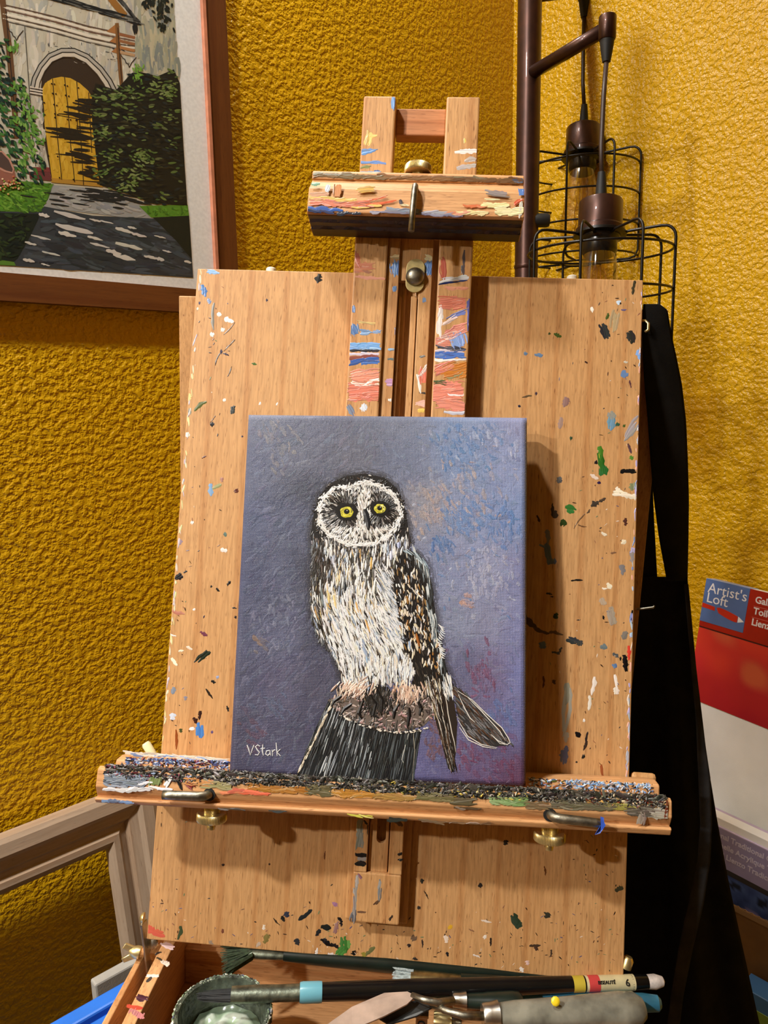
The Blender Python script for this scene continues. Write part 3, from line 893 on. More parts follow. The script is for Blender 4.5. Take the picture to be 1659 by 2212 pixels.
smear(mst[0], wrp(wm, bl + .0005, sl1 - .0005), [(857, 580, 26, 26, 88, (86, 124, 180)), (852, 624, 12, 8, 90, (104, 140, 186)), (858, 555, 20, 10, 0, (222, 200, 150)), (850, 755, 24, 5, 0, (140, 180, 214)), (848, 776, 22, 4, 0, (96, 110, 110)), (846, 825, 22, 12, 0, (190, 140, 180)), (858, 715, 14, 8, 90, (90, 110, 160)), (842, 864, 8, 5, 0, WHT)])
smear(mst[1], wrp(wm, sr0 + .0005, br - .0005), [(930, 580, 26, 30, 110, (88, 124, 178)), (928, 556, 16, 12, 20, (226, 214, 170)), (917, 812, 30, 22, 90, (224, 120, 96)), (915, 800, 40, 8, -55, (242, 222, 210)), (908, 830, 30, 4, 90, (244, 236, 228)), (915, 872, 24, 14, 0, (240, 190, 170)), (914, 885, 20, 6, 0, (226, 190, 90)), (918, 648, 8, 6, 90, (120, 150, 190)), (912, 770, 12, 4, -10, (90, 96, 90)), (915, 850, 20, 2, 10, (70, 60, 60))])
foot = [o for o in easel.children if o.name.startswith('mast_foot')][0]
smear(foot, wrp(wm), [(768, 1940, 100, 6, 93, (150, 146, 140)), (764, 1980, 22, 10, 95, (96, 98, 104)), (819, 1922, 46, 5, 93, (130, 134, 134)), (777, 1893, 14, 4, 60, (140, 96, 110)), (812, 1950, 14, 4, 140, (90, 60, 40)), (843, 1983, 10, 3, 130, (50, 40, 34)), (782, 1970, 16, 5, 5, (130, 100, 70))])
smear(mst[0], wrp(wm, bl + .0005, sl1 - .0005), [(777, 1800, 60, 14, 92, (140, 140, 128)), (781, 1846, 24, 7, 0, (30, 30, 30)), (783, 1855, 20, 6, 5, (170, 164, 164)), (781, 1866, 26, 9, 3, (24, 24, 24)), (790, 1776, 12, 4, 50, (30, 30, 30)), (795, 1792, 20, 4, 90, (30, 30, 30))], 'paint_drips')
smear(mst[1], wrp(wm), [(864, 1846, 8, 5, 150, (36, 34, 32)), (864, 1857, 10, 4, 0, (36, 34, 32)), (860, 1778, 16, 6, 30, (110, 84, 60))], 'paint_drips')
smear(clamp, wrp(0.0472, cu0 + .0006, cu1 - .0006), [(735, 440, 130, 14, 4, (206, 120, 96)), (720, 430, 100, 8, 3, (228, 186, 106)), (700, 452, 80, 6, 4, (56, 96, 170)), (690, 456, 60, 5, 4, (36, 48, 90)), (755, 461, 50, 6, 3, (30, 32, 46)), (810, 440, 80, 4, -6, (214, 100, 60)), (800, 432, 70, 3, -10, (220, 110, 70)), (795, 446, 60, 4, -3, (232, 200, 110)), (870, 454, 70, 8, 3, (130, 140, 156)), (708, 407, 16, 12, 110, (206, 216, 226)),
                         (730, 412, 26, 14, 95, (206, 140, 90)), (792, 410, 30, 12, 0, (226, 184, 92)), (866, 437, 12, 7, 60, (70, 66, 74)), (874, 443, 18, 4, 5, (238, 226, 180)), (945, 459, 60, 6, 2, (156, 160, 170)), (985, 460, 50, 5, 0, (206, 130, 100)), (1030, 445, 50, 6, 0, (216, 120, 80)), (1070, 443, 60, 9, 0, (236, 226, 166)), (1105, 456, 60, 14, -2, (238, 228, 178)), (1020, 460, 70, 8, 0, (232, 216, 160)),
                         (1080, 455, 14, 16, 0, (236, 226, 170)), (1065, 431, 30, 3, 0, (236, 226, 180)), (1120, 435, 20, 8, -30, (208, 92, 60)), (1128, 415, 14, 14, 90, (96, 134, 200)), (680, 398, 16, 6, 0, (130, 170, 140)), (900, 462, 200, 4, 3, (120, 120, 140)), (1075, 418, 40, 12, 3, (150, 140, 136)), (690, 420, 40, 10, 0, (196, 150, 120)), (1126, 450, 30, 5, 92, (216, 216, 200))])
# the clamp's underside and top fillet, old paint; the underside's shade is painted in too
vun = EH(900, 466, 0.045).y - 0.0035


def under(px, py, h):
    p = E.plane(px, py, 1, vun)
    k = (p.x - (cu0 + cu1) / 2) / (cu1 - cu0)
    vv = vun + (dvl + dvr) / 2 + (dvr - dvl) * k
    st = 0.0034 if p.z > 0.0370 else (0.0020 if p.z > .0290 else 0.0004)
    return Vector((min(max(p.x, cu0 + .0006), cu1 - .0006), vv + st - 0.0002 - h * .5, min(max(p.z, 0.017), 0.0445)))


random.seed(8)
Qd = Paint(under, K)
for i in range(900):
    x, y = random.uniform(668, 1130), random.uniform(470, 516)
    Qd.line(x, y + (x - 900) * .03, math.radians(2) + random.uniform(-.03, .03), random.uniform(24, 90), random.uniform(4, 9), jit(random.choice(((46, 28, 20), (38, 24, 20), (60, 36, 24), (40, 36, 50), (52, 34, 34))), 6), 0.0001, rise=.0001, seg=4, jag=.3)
Qd.build('old_paint_and_shade', M_drip, clamp)
smear(clamp, lambda px, py, h: Vector((min(max(EH(px, py, .0357).x, cu0 + .0006), cu1 - .0006), EH(px, py, .0357).y, .0358 + h)),
      [(760, 381, 150, 9, 1.5, (118, 98, 66)), (900, 384, 160, 8, 1.5, (132, 96, 58)), (1050, 389, 150, 9, 1.8, (112, 82, 52)), (720, 377, 90, 5, 1.5, (150, 150, 132)), (1000, 383, 90, 4, 1.5, (128, 112, 84)), (1120, 390, 26, 10, 2, (70, 84, 110))], 'paint_film')
lpm = wrp(0.0613, EH(223, 1690, .061).x, EH(1442, 1760, .061).x)
smear(lip, lpm, [(270, 1686, 90, 26, 4, (120, 132, 146)), (262, 1690, 80, 10, 4, (70, 76, 84)), (275, 1706, 100, 7, 0, (206, 204, 206)), (300, 1697, 50, 5, -18, (236, 234, 236)), (345, 1703, 50, 5, 10, (238, 236, 236)), (365, 1690, 26, 5, -60, (240, 240, 240)), (408, 1697, 16, 10, 35, (112, 30, 28)), (390, 1698, 14, 5, 70, (30, 28, 28)), (412, 1681, 12, 8, 60, (180, 190, 214)), (335, 1688, 14, 22, 95, (120, 134, 84)),
                 (470, 1695, 60, 16, 8, (150, 140, 96)), (540, 1713, 80, 7, 4, (214, 104, 74)), (500, 1712, 50, 5, 0, (220, 130, 90)), (600, 1705, 130, 14, 4, (170, 116, 50)), (690, 1708, 60, 22, 5, (100, 92, 62)), (760, 1715, 90, 16, 4, (178, 124, 52)), (850, 1722, 90, 14, 3, (160, 124, 66)), (940, 1722, 80, 16, 3, (112, 104, 70)), (1000, 1730, 40, 14, 3, (92, 86, 62)), (1085, 1730, 50, 16, 6, (134, 160, 106)), (1115, 1731, 50, 18, 0, (120, 152, 92)),
                 (1160, 1740, 50, 18, 5, (120, 100, 72)), (1260, 1740, 140, 18, 3, (100, 94, 74)), (1340, 1742, 60, 12, 3, (150, 142, 70)), (1385, 1752, 60, 22, 3, (92, 86, 76)), (1425, 1758, 34, 22, 2, (170, 164, 150)), (1385, 1768, 24, 14, 100, (150, 140, 128)), (1440, 1750, 40, 6, 95, (110, 50, 34)), (1010, 1746, 60, 5, 3, (90, 70, 50)), (430, 1690, 60, 14, 5, (196, 140, 84))])
smear(lip, lpm, [(250, 1731, 70, 6, 3, (104, 130, 168)), (600, 1752, 40, 3, 3, (60, 60, 60)), (780, 1762, 50, 4, 3, (196, 192, 80)), (860, 1770, 40, 6, 8, (40, 40, 38)), (930, 1775, 40, 4, 3, (110, 90, 70)), (500, 1748, 60, 2.5, 3, (70, 66, 60)), (1000, 1778, 120, 3, 3, (110, 84, 60))], 'paint_drips')
# crust of dried paint heaped along the lip and the rear ledge
random.seed(21)


def crust(name, parent, xa, xb, fy, w0, w1, n, cols, rise, wid, big=1.0):
    Q = Paint(None, K)

    ua, ub = EH(xa, fy(0), w1).x, EH(xb, fy(1), w1).x
    for i in range(n):
        t = random.random()
        x = xa + (xb - xa) * t
        w = random.uniform(w0, w1)
        y = fy(t) + random.uniform(-1, 1) * wid
        c = jit(random.choice(cols(t)), 14)
        r = random.uniform(1.6, 4.2) * big
        p = EH(x, y, w)
        hh = random.uniform(0.4, 1.0) * rise
        an = random.uniform(0, PI)
        ln = random.uniform(3, 9) * big
        dx, dy = math.cos(an) * ln * K, math.sin(an) * ln * K * 0.55
        wv = r * K * 0.5
        base = Vector((min(max(p.x, ua + ln * K), ub - ln * K), p.y, w))
        d = Vector((dx, dy, random.uniform(-1, 1) * 0.001))
        side = Vector((-dy, dx, 0)).normalized() * wv
        up = Vector((random.uniform(-.3, .3), random.uniform(.1, 1.0), random.uniform(.3, 1.0))).normalized() * hh
        pts = [base - d, base - d * 0.4 + side, base - d * 0.4 - side, base + d * 0.4 + side, base + d * 0.4 - side, base + d, base - d * 0.35 + up, base + d * 0.35 + up * 0.9]
        f = [(0, 1, 6), (0, 6, 2), (1, 3, 7, 6), (2, 6, 7, 4), (3, 5, 7), (5, 4, 7)]
        Q.add(pts, f, [c] * 8)
    return Q.build(name, M_drip, parent)


def lipcols(t):
    a = [(34, 33, 30)] * 6 + [(56, 54, 50)] * 5 + [(84, 80, 74), (84, 80, 74), (110, 104, 96), (160, 156, 146), (180, 174, 162), (104, 96, 82)]
    if t < 0.2:
        a += [(150, 80, 96), (110, 126, 160), (96, 30, 40)]
    if 0.45 < t < 0.75:
        a += [(214, 190, 90), (70, 68, 40)]
    if t > 0.85:
        a += [(110, 48, 28), (236, 210, 170), (200, 160, 90), (120, 50, 30)]
    return a


crust('dried_paint_layer', lip, 222, 1444, lambda t: 1661 + 69 * t, 0.0515, 0.0606, 2600, lambda t: [(50, 48, 44), (62, 59, 54), (76, 72, 66), (92, 88, 80)], 0.0006, 8, 1.8)
crust('dried_paint', lip, 222, 1444, lambda t: 1660 + 69 * t, 0.0515, 0.0598, 7500, lipcols, 0.0015, 8)
crust('dried_paint', lip, 222, 1444, lambda t: 1672 + 68 * t, 0.0600, 0.0612, 2600, lipcols, 0.0008, 7)
ledge = [o for o in tray.children if o.name.startswith('rear_ledge')][0]
crust('dried_paint', ledge, 268, 497, lambda t: 1645 + 10 * t, 0.024, 0.027, 700, lambda t: [(120, 150, 200), (150, 170, 214), (36, 34, 36), (120, 50, 60), (226, 222, 220), (70, 84, 140)], 0.0011, 9)
crust('dried_paint', ledge, 1140, 1414, lambda t: 1690 + 14 * t, 0.024, 0.027, 800, lambda t: [(150, 190, 232), (170, 206, 240), (40, 36, 36), (228, 224, 224), (120, 160, 210)] + ([(180, 110, 70), (110, 120, 50), (60, 50, 46)] if t < .3 else []), 0.0011, 9)
smear(ledge, wrp(0.0215), [(380, 1634, 220, 8, 4, (222, 206, 186)), (330, 1632, 90, 5, 3, (120, 146, 196)), (440, 1640, 100, 5, 4, (150, 176, 214)), (1300, 1692, 170, 6, 3, (226, 218, 214)), (1250, 1690, 60, 6, 3, (206, 160, 110)), (1180, 1688, 60, 8, 3, (120, 110, 100)), (1350, 1697, 90, 5, 3, (160, 190, 230))])
smear(rail, lambda px, py, h: XB @ (B.plane(px, py, 1, vTop + 0.001) + Vector((0, h, 0))), [(363, 2043, 24, 10, 15, (222, 190, 190)), (340, 2060, 12, 4, 150, (50, 44, 40)), (330, 2108, 26, 8, -4, (228, 220, 206)), (322, 2116, 14, 6, 140, (60, 50, 46)), (306, 2156, 20, 12, 10, (70, 30, 46)), (294, 2175, 24, 6, 8, (206, 80, 60)), (296, 2190, 12, 30, 120, (190, 120, 120)), (345, 2072, 10, 3, 30, (60, 50, 40)), (355, 2080, 8, 16, 120, (228, 216, 200))])
# ================================================================== the owl canvas
RI = R.transposed()


def proj(P):
    c = RI @ (P - CAM)
    return (829.5 + F * c.x / -c.z, 1106 - F * c.y / -c.z)


ctl, ctr = E.M @ EH(542, 894, 0.0300), E.M @ EH(1145, 901, 0.0300)
cbl, cbr = E.M @ EH(493, 1672, 0.0430), E.M @ EH(1137, 1700, 0.0430)
CW = ((ctr - ctl).length + (cbr - cbl).length) / 2
CH = ((cbl - ctl).length + (cbr - ctr).length) / 2
CV = Frame((cbl + cbr) / 2, (ctr - ctl) + (cbr - cbl), (ctl + ctr) - (cbl + cbr))
owl = root('owl_painting', 'small stretched canvas painted with an owl on a stump', 'painting', CV.M)
M_edge = plain('violet_canvas_edge', (84, 82, 112), 0.45, 0, 0.15, 60, 0.3, 900)
box('stretched_canvas', (-CW / 2 + .0005, 0.0005, -0.0165), (CW / 2 - .0005, CH - .0005, -0.0008), M_edge, owl, bev=0.0022)


def CP(px, py, h):
    p = CV.hit(px, py, 0.0)
    return Vector((p.x, p.y, h))


KC = 0.545 / F
anch = [(560, 910, (110, 114, 132)), (700, 910, (104, 106, 124)), (850, 910, (112, 116, 134)), (1000, 910, (116, 128, 156)), (1130, 910, (128, 130, 160)),
        (560, 1000, (98, 102, 124)), (640, 1000, (104, 106, 122)), (760, 985, (98, 98, 112)), (880, 1000, (104, 110, 132)), (1000, 1000, (108, 124, 156)), (1110, 1000, (124, 132, 164)),
        (550, 1120, (80, 86, 112)), (630, 1110, (84, 88, 110)), (660, 1060, (64, 66, 80)), (920, 1090, (132, 128, 136)), (1010, 1090, (120, 128, 156)), (1110, 1110, (112, 126, 162)),
        (540, 1240, (72, 76, 102)), (620, 1240, (86, 90, 114)), (665, 1240, (58, 58, 70)), (980, 1230, (116, 122, 148)), (1060, 1230, (132, 134, 158)), (1120, 1240, (110, 112, 146)),
        (530, 1360, (78, 80, 104)), (620, 1370, (94, 96, 120)), (680, 1370, (66, 66, 84)), (990, 1340, (118, 122, 142)), (1060, 1340, (124, 124, 146)), (1120, 1350, (112, 114, 150)),
        (520, 1480, (76, 76, 98)), (600, 1480, (88, 84, 108)), (690, 1480, (76, 74, 92)), (1010, 1440, (96, 96, 122)), (1060, 1460, (108, 92, 122)), (1120, 1460, (112, 116, 160)),
        (510, 1580, (70, 68, 88)), (590, 1580, (80, 78, 100)), (660, 1570, (72, 70, 90)), (960, 1620, (94, 92, 128)), (1070, 1620, (96, 84, 116)), (1120, 1570, (108, 110, 154)),
        (505, 1660, (64, 62, 84)), (600, 1660, (74, 72, 96)), (910, 1660, (98, 94, 134)), (1030, 1680, (98, 80, 112)), (1120, 1680, (96, 62, 86))]


def bgcol(x, y):
    s, c = 0.0, [0, 0, 0]
    for ax, ay, ac in anch:
        w = 1.0 / (((x - ax) ** 2 + (y - ay) ** 2) + 900.0) ** 1.6
        s += w
        for i in range(3):
            c[i] += ac[i] * w
    k = 1.0 + 0.13 * min(1.0, max(0.0, (x - 820) / 160)) * min(1.0, max(0.3, (1640 - y) / 300))
    return (c[0] / s * .98 * k, c[1] / s * k, c[2] / s * 1.02 * k)


nu, nv = 96, 120
vs, fs, cs = [], [], []
for j in range(nv + 1):
    for i in range(nu + 1):
        u, v = -CW / 2 + CW * i / nu, CH * j / nv
        e = min(u + CW / 2, CW / 2 - u, v, CH - v)
        w = 0.0 if e > 0.0028 else -0.0028 * (1 - math.sqrt(max(0, 1 - (1 - e / 0.0028) ** 2)))
        vs.append((u, v, w))
        px, py = proj(CV.pt(u, v, 0))
        n = noise.noise(Vector((px / 34, py / 34, 1.7))) * 9 + noise.noise(Vector((px / 9, py / 9, 4.1))) * 5
        c = bgcol(px, py)
        cs.append(tuple(max(4, q + n) for q in c))
for j in range(nv):
    for i in range(nu):
        a = j * (nu + 1) + i
        fs.append((a, a + 1, a + nu + 2, a + nu + 1))
face = mesh('painted_face', vs, fs, M_canvas, owl, smooth=True, cols=cs, label='blue violet painted background')

BODY = [(673, 1150), (676, 1200), (674, 1255), (673, 1310), (678, 1350), (694, 1385), (716, 1405), (730, 1440), (742, 1478), (775, 1488), (830, 1478), (880, 1470), (905, 1450), (895, 1400), (880, 1360),
        (868, 1300), (858, 1240), (856, 1210), (872, 1190), (890, 1172), (860, 1150), (780, 1185), (700, 1160)]
WING = [(856, 1210), (876, 1188), (896, 1192), (920, 1216), (932, 1260), (938, 1310), (944, 1350), (955, 1400), (962, 1440), (985, 1490), (960, 1504), (922, 1506), (890, 1478), (896, 1450), (880, 1420), (866, 1390), (860, 1340), (850, 1290), (850, 1240)]
HEAD = [(672, 1165), (676, 1120), (688, 1075), (712, 1045), (745, 1029), (790, 1023), (830, 1032), (858, 1055), (874, 1095), (882, 1140), (888, 1170), (860, 1192), (780, 1200), (700, 1190)]
TAIL = [(915, 1470), (940, 1480), (978, 1500), (988, 1560), (985, 1620), (978, 1668), (968, 1660), (950, 1590), (930, 1520)]
FEATHER = [(984, 1488), (1010, 1506), (1050, 1540), (1085, 1575), (1102, 1602), (1094, 1610), (1060, 1614), (1020, 1600), (996, 1572), (985, 1530)]
STUMPTOP = [(708, 1512), (740, 1498), (800, 1492), (880, 1496), (936, 1510), (938, 1545), (915, 1568), (870, 1580), (820, 1578), (770, 1560), (730, 1536)]
STUMP = [(712, 1508), (740, 1535), (790, 1568), (850, 1582), (910, 1578), (900, 1630), (893, 1692), (800, 1688), (640, 1672), (662, 1620), (690, 1555)]
DK, WH, CRM, OCH, GR, BG, BRN = (32, 30, 29), (228, 228, 226), (218, 206, 178), (190, 154, 98), (146, 146, 148), (142, 156, 176), (92, 62, 38)

# --- loose marks of the background
random.seed(3)
Pb = Paint(CP, KC)


def on_canvas(x, y):
    p = CV.hit(x, y)
    return -CW / 2 + .004 < p.x < CW / 2 - .004 and .001 < p.y < CH - .004


Pb.clip = on_canvas
hard = lambda x, y: inside(x, y, BODY) or inside(x, y, WING) or inside(x, y, HEAD) or inside(x, y, STUMP)
for i in range(2600):
    x, y = random.uniform(500, 1140), random.uniform(900, 1690)
    p = CV.hit(x, y)
    if not (-CW / 2 + .005 < p.x < CW / 2 - .005 and .003 < p.y < CH - .005) or hard(x, y):
        continue
    c = bgcol(x, y)
    if x > 880 and y < 1340 and random.random() < 0.22:
        c = lerp(c, random.choice([(84, 122, 172), (84, 122, 172), (176, 150, 146), (178, 184, 204), (160, 160, 178), (150, 144, 150)]), random.uniform(.25, .75))
        P2 = (random.uniform(7, 20), random.uniform(4, 8))
    elif y > 1380 and x > 960 and random.random() < .10:
        c = lerp(c, (128, 54, 78), .4)
        P2 = (random.uniform(8, 20), random.uniform(5, 9))
    else:
        c = jit(lerp(c, random.choice([(150, 156, 172), (70, 74, 96), (120, 132, 156), (112, 106, 124)]), random.uniform(0, .22)), 6)
        P2 = (random.uniform(10, 34), random.uniform(5, 13))
    Pb.line(x, y, random.gauss(0.5, 0.7) if x > 800 else random.gauss(-0.75, 0.35), P2[0], P2[1], c, 0.00002, rise=0.00007, bend=random.uniform(-.4, .4), seg=5, jag=.5)
for (x, y, c, n, sp) in ((1000, 960, (82, 120, 172), 40, 34), (985, 1120, (80, 120, 176), 26, 22), (1040, 1130, (84, 122, 176), 26, 26), (1090, 1135, (78, 116, 172), 20, 22), (950, 1180, (60, 102, 160), 14, 12), (930, 1085, (178, 154, 142), 40, 30), (1010, 1060, (182, 158, 150), 26, 36),
                         (1070, 930, (184, 188, 208), 24, 30), (1050, 1240, (176, 176, 190), 34, 30), (1005, 1305, (206, 150, 120), 6, 8), (600, 930, (146, 140, 140), 18, 30), (600, 975, (140, 134, 132), 16, 30), (595, 1350, (120, 122, 142), 26, 34), (1045, 1450, (116, 60, 84), 24, 18), (1020, 1630, (116, 56, 78), 18, 24),
                         (1090, 1650, (112, 54, 78), 24, 26), (560, 1395, (150, 120, 90), 5, 10), (545, 1590, (96, 60, 76), 14, 20), (940, 1620, (112, 70, 62), 14, 14), (945, 1570, (116, 74, 60), 14, 10), (1095, 1540, (86, 112, 160), 20, 22), (600, 1520, (84, 100, 124), 12, 14)):
    tilt = random.uniform(.4, 1.5)
    for i in range(int(n * 1.7)):
        a, b = random.gauss(x, sp * 1.0), random.gauss(y, sp * 1.0)
        if hard(a, b):
            continue
        Pb.line(a, b, random.gauss(tilt, .3), random.uniform(9, 24), random.uniform(5, 12), lerp(bgcol(a, b), jit(c, 10), random.uniform(.15, .65)), 0.00004, rise=0.00012, bend=random.uniform(-.5, .5), seg=5, jag=.5)
# dark halo worked round the owl
for poly in (HEAD + [HEAD[0]], BODY[:11], WING[2:11]):
    for i in range(len(poly) - 1):
        (x0, y0), (x1, y1) = poly[i], poly[i + 1]
        L = math.hypot(x1 - x0, y1 - y0)
        for k in range(int(L / 2.2)):
            t = random.random()
            o = abs(random.gauss(0, 9))
            nx, ny = (y1 - y0) / L, -(x1 - x0) / L
            if poly is BODY[:11]:
                nx, ny = -nx, -ny
            x, y = x0 + (x1 - x0) * t, y0 + (y1 - y0) * t
            s = 1 if not hard(x + nx * 6, y + ny * 6) else -1
            x, y = x + nx * o * s, y + ny * o * s
            Pb.line(x, y, math.atan2(y1 - y0, x1 - x0) + random.uniform(-.3, .3), random.uniform(10, 24), random.uniform(3, 6), lerp(bgcol(x, y), (40, 38, 42), max(0, .75 - o / 22)), 0.00005, rise=0.00006)
Pb.build('background_strokes', M_canvas, owl)

# --- the owl
P = Paint(CP, KC)
Hb, H1, H2, H3 = 0.00016, 0.00022, 0.00030, 0.00040
P.poly(BODY, (64, 58, 52), Hb)
P.poly(HEAD, DK, Hb + 2e-5)
P.poly(WING, (30, 27, 25), Hb + 4e-5)
P.poly(TAIL, (44, 36, 30), Hb)
P.poly(FEATHER, (50, 48, 48), Hb)
P.poly(STUMP, (30, 32, 33), Hb)
P.poly(STUMPTOP, (104, 92, 84), Hb + 3e-5)
# soft edge: dark ticks along the body's left side
for i in range(130):
    t = random.random()
    k = t * 7
    a, b = BODY[int(k)], BODY[int(k) + 1]
    x, y = a[0] + (b[0] - a[0]) * (k % 1), a[1] + (b[1] - a[1]) * (k % 1)
    P.line(x + random.uniform(-3, 6), y, PI / 2 + random.uniform(-.1, .5), random.uniform(8, 20), random.uniform(2, 4), random.choice([(34, 32, 32), (50, 48, 48), (120, 128, 134), (90, 94, 98)]), H1)
# underpainting of breast and belly, broad flat marks
for i in range(420):
    x, y = random.uniform(676, 900), random.uniform(1172, 1482)
    if inside(x, y, BODY) and not inside(x, y, WING):
        k = min(1, max(0, (y - 1235) / 90)) * (0.35 if x < 706 else 1)
        P.line(x, y, math.radians(86 - 18 * k), random.uniform(18, 34), random.uniform(7, 12), jit(lerp((104, 98, 90), (190, 186, 178), k), 12), Hb + 3e-5, rise=2e-5, jag=.4, seg=5)
# breast and belly
def flow(x, y):
    a = 92
    if y > 1270:
        a = 92 - min(1, (y - 1270) / 60) * 24
    if x > 815 and 1225 < y < 1390:
        a = 58
    if y > 1420:
        a = 84 + (x - 800) * 0.12
    if x < 700 and y > 1300:
        a = 72
    return math.radians(a)


for i in range(3300):
    x, y = random.uniform(670, 905), random.uniform(1165, 1486)
    if not inside(x, y, BODY) or inside(x, y, WING):
        continue
    t = (y - 1170) / 300
    light = 0.30 + 0.44 * min(1, max(0, (y - 1250) / 80))
    if x < 700:
        light -= 0.30
    if 690 < x < 720 and y > 1330:
        light -= 0.2
    q = random.random()
    if q < light:
        c = random.choice([WH] * 9 + [(208, 208, 208), (200, 208, 216), (222, 218, 206), CRM] + ([OCH if random.random() < .4 else WH, (206, 182, 134)] if 1190 < y < 1330 else [BG]))
        wd = random.uniform(2.2, 4.6)
        ln = random.uniform(12, 32)
    elif q < light + .17:
        c = random.choice([GR, BG, (112, 110, 108), (120, 106, 88)])
        wd, ln = random.uniform(2, 4), random.uniform(8, 20)
    else:
        c = random.choice([DK, (44, 40, 38), (56, 46, 38)])
        wd, ln = random.uniform(1.5, 3.0), random.uniform(12, 32)
    P.line(x, y, flow(x, y) + random.gauss(0, .13), ln, wd * 1.15, jit(c, 8), H1 + random.random() * 8e-5, bend=random.uniform(-.35, .35), jag=.4, seg=5, tip=.15)
# broad cream and ochre accents
for (x, y, ln, wd, c) in ((802, 1217, 26, 6, (212, 172, 96)), (710, 1290, 28, 6, (222, 196, 132)), (724, 1300, 30, 8, (222, 196, 140)), (734, 1244, 24, 5, (214, 190, 140)), (752, 1240, 26, 4, (206, 178, 120)), (772, 1312, 24, 6, (214, 170, 104)), (794, 1352, 30, 6, (216, 172, 110)), (745, 1270, 22, 8, (44, 50, 56)),
                          (788, 1405, 30, 7, (150, 166, 190)), (793, 1425, 14, 6, (150, 176, 200)), (692, 1265, 26, 5, (200, 206, 208)), (696, 1290, 40, 6, (120, 130, 130)), (820, 1270, 20, 7, (196, 204, 220)), (780, 1460, 16, 5, (150, 168, 186)), (845, 1200, 20, 8, (196, 200, 220)), (862, 1178, 14, 10, (150, 160, 190)), (838, 1215, 28, 6, (226, 222, 216)), (852, 1190, 30, 5, (228, 226, 222))):
    P.line(x, y, flow(x, y), ln, wd, c, H2)
for i in range(150):
    x, y = random.uniform(715, 850), random.uniform(1290, 1460)
    if inside(x, y, BODY):
        P.line(x, y, flow(x, y) + random.gauss(0, .06), random.uniform(12, 30), random.uniform(1.2, 2.2), random.choice([(40, 34, 30), (70, 50, 36), (30, 28, 28)]), H2 + 4e-5)
# grey fanning feathers beside the wing
for i in range(190):
    t = random.random()
    x, y = 830 + t * 34 + random.uniform(-10, 10), 1235 + t * 150
    P.line(x, y, math.radians(48) + random.gauss(0, .15), random.uniform(12, 26), random.uniform(2, 3.6), random.choice([(198, 206, 216), (222, 224, 226), (160, 170, 182), (110, 116, 122)]), H2, bend=.4)
# wing
for i in range(1050):
    x, y = random.uniform(845, 985), random.uniform(1190, 1500)
    if not inside(x, y, WING):
        continue
    edge = not inside(x + 16, y, WING)
    q = random.random()
    if edge:
        c = random.choice([(130, 146, 152), (178, 190, 194), (60, 66, 68), (40, 42, 42), (210, 214, 212)])
        P.line(x, y, math.radians(82), random.uniform(14, 34), random.uniform(1.6, 2.8), c, H2, bend=-.1)
    elif y > 1400 and x < 930:
        c = random.choice([(28, 25, 23), (36, 32, 28), (44, 40, 36), (70, 62, 54)])
        P.line(x, y, math.radians(70), random.uniform(8, 20), random.uniform(2, 4), c, H1)
    else:
        c = random.choice([(24, 22, 22)] * 6 + [(48, 42, 36)] * 3 + [WH, CRM, (206, 196, 176), (150, 112, 62), (112, 82, 48), (90, 92, 96)])
        P.line(x, y, math.radians(80) + random.gauss(0, .22), random.uniform(6, 16), random.uniform(1.8, 4), jit(c, 8), H2 + random.random() * 5e-5)
for (x, y) in ((900, 1275), (905, 1282), (868, 1310), (880, 1318), (872, 1327), (885, 1335), (905, 1322), (912, 1338), (898, 1345), (880, 1352), (870, 1360), (893, 1385), (888, 1400), (904, 1400), (896, 1412), (905, 1360), (914, 1372), (920, 1395), (930, 1408), (940, 1388), (878, 1250), (890, 1240), (930, 1425), (918, 1430), (950, 1420), (946, 1440), (867, 1262), (880, 1290)):
    for k in range(5):
        P.line(x + random.uniform(-6, 6), y + random.uniform(-8, 8), math.radians(82) + random.gauss(0, .3), random.uniform(7, 16), random.uniform(2, 4), jit(random.choice([WH, CRM, (214, 200, 170), (220, 214, 206), (168, 118, 60)]), 10), H3)
for (x, y, c) in ((901, 1378, (160, 98, 40)), (904, 1388, (150, 90, 38)), (880, 1296, (150, 108, 54)), (885, 1394, (150, 170, 196))):
    P.line(x, y, math.radians(80), 18, 6, c, H3 + 3e-5)
for i in range(16):
    t = i / 15
    P.line(953 + 4 * math.sin(t * 9), 1352 + t * 66, math.radians(random.uniform(15, 50)), random.uniform(10, 18), 2.4, random.choice([(214, 222, 228), (236, 234, 230)]), H3, bend=.4)
for i in range(60):
    t = random.random()
    P.line(876 + 44 * t + random.uniform(-3, 3), 1190 + 30 * t * t + random.uniform(-2, 5), math.radians(30 + 30 * t), random.uniform(8, 20), 2.2, random.choice([(150, 170, 180), (60, 66, 70), (34, 34, 36), (190, 204, 210)]), H3)
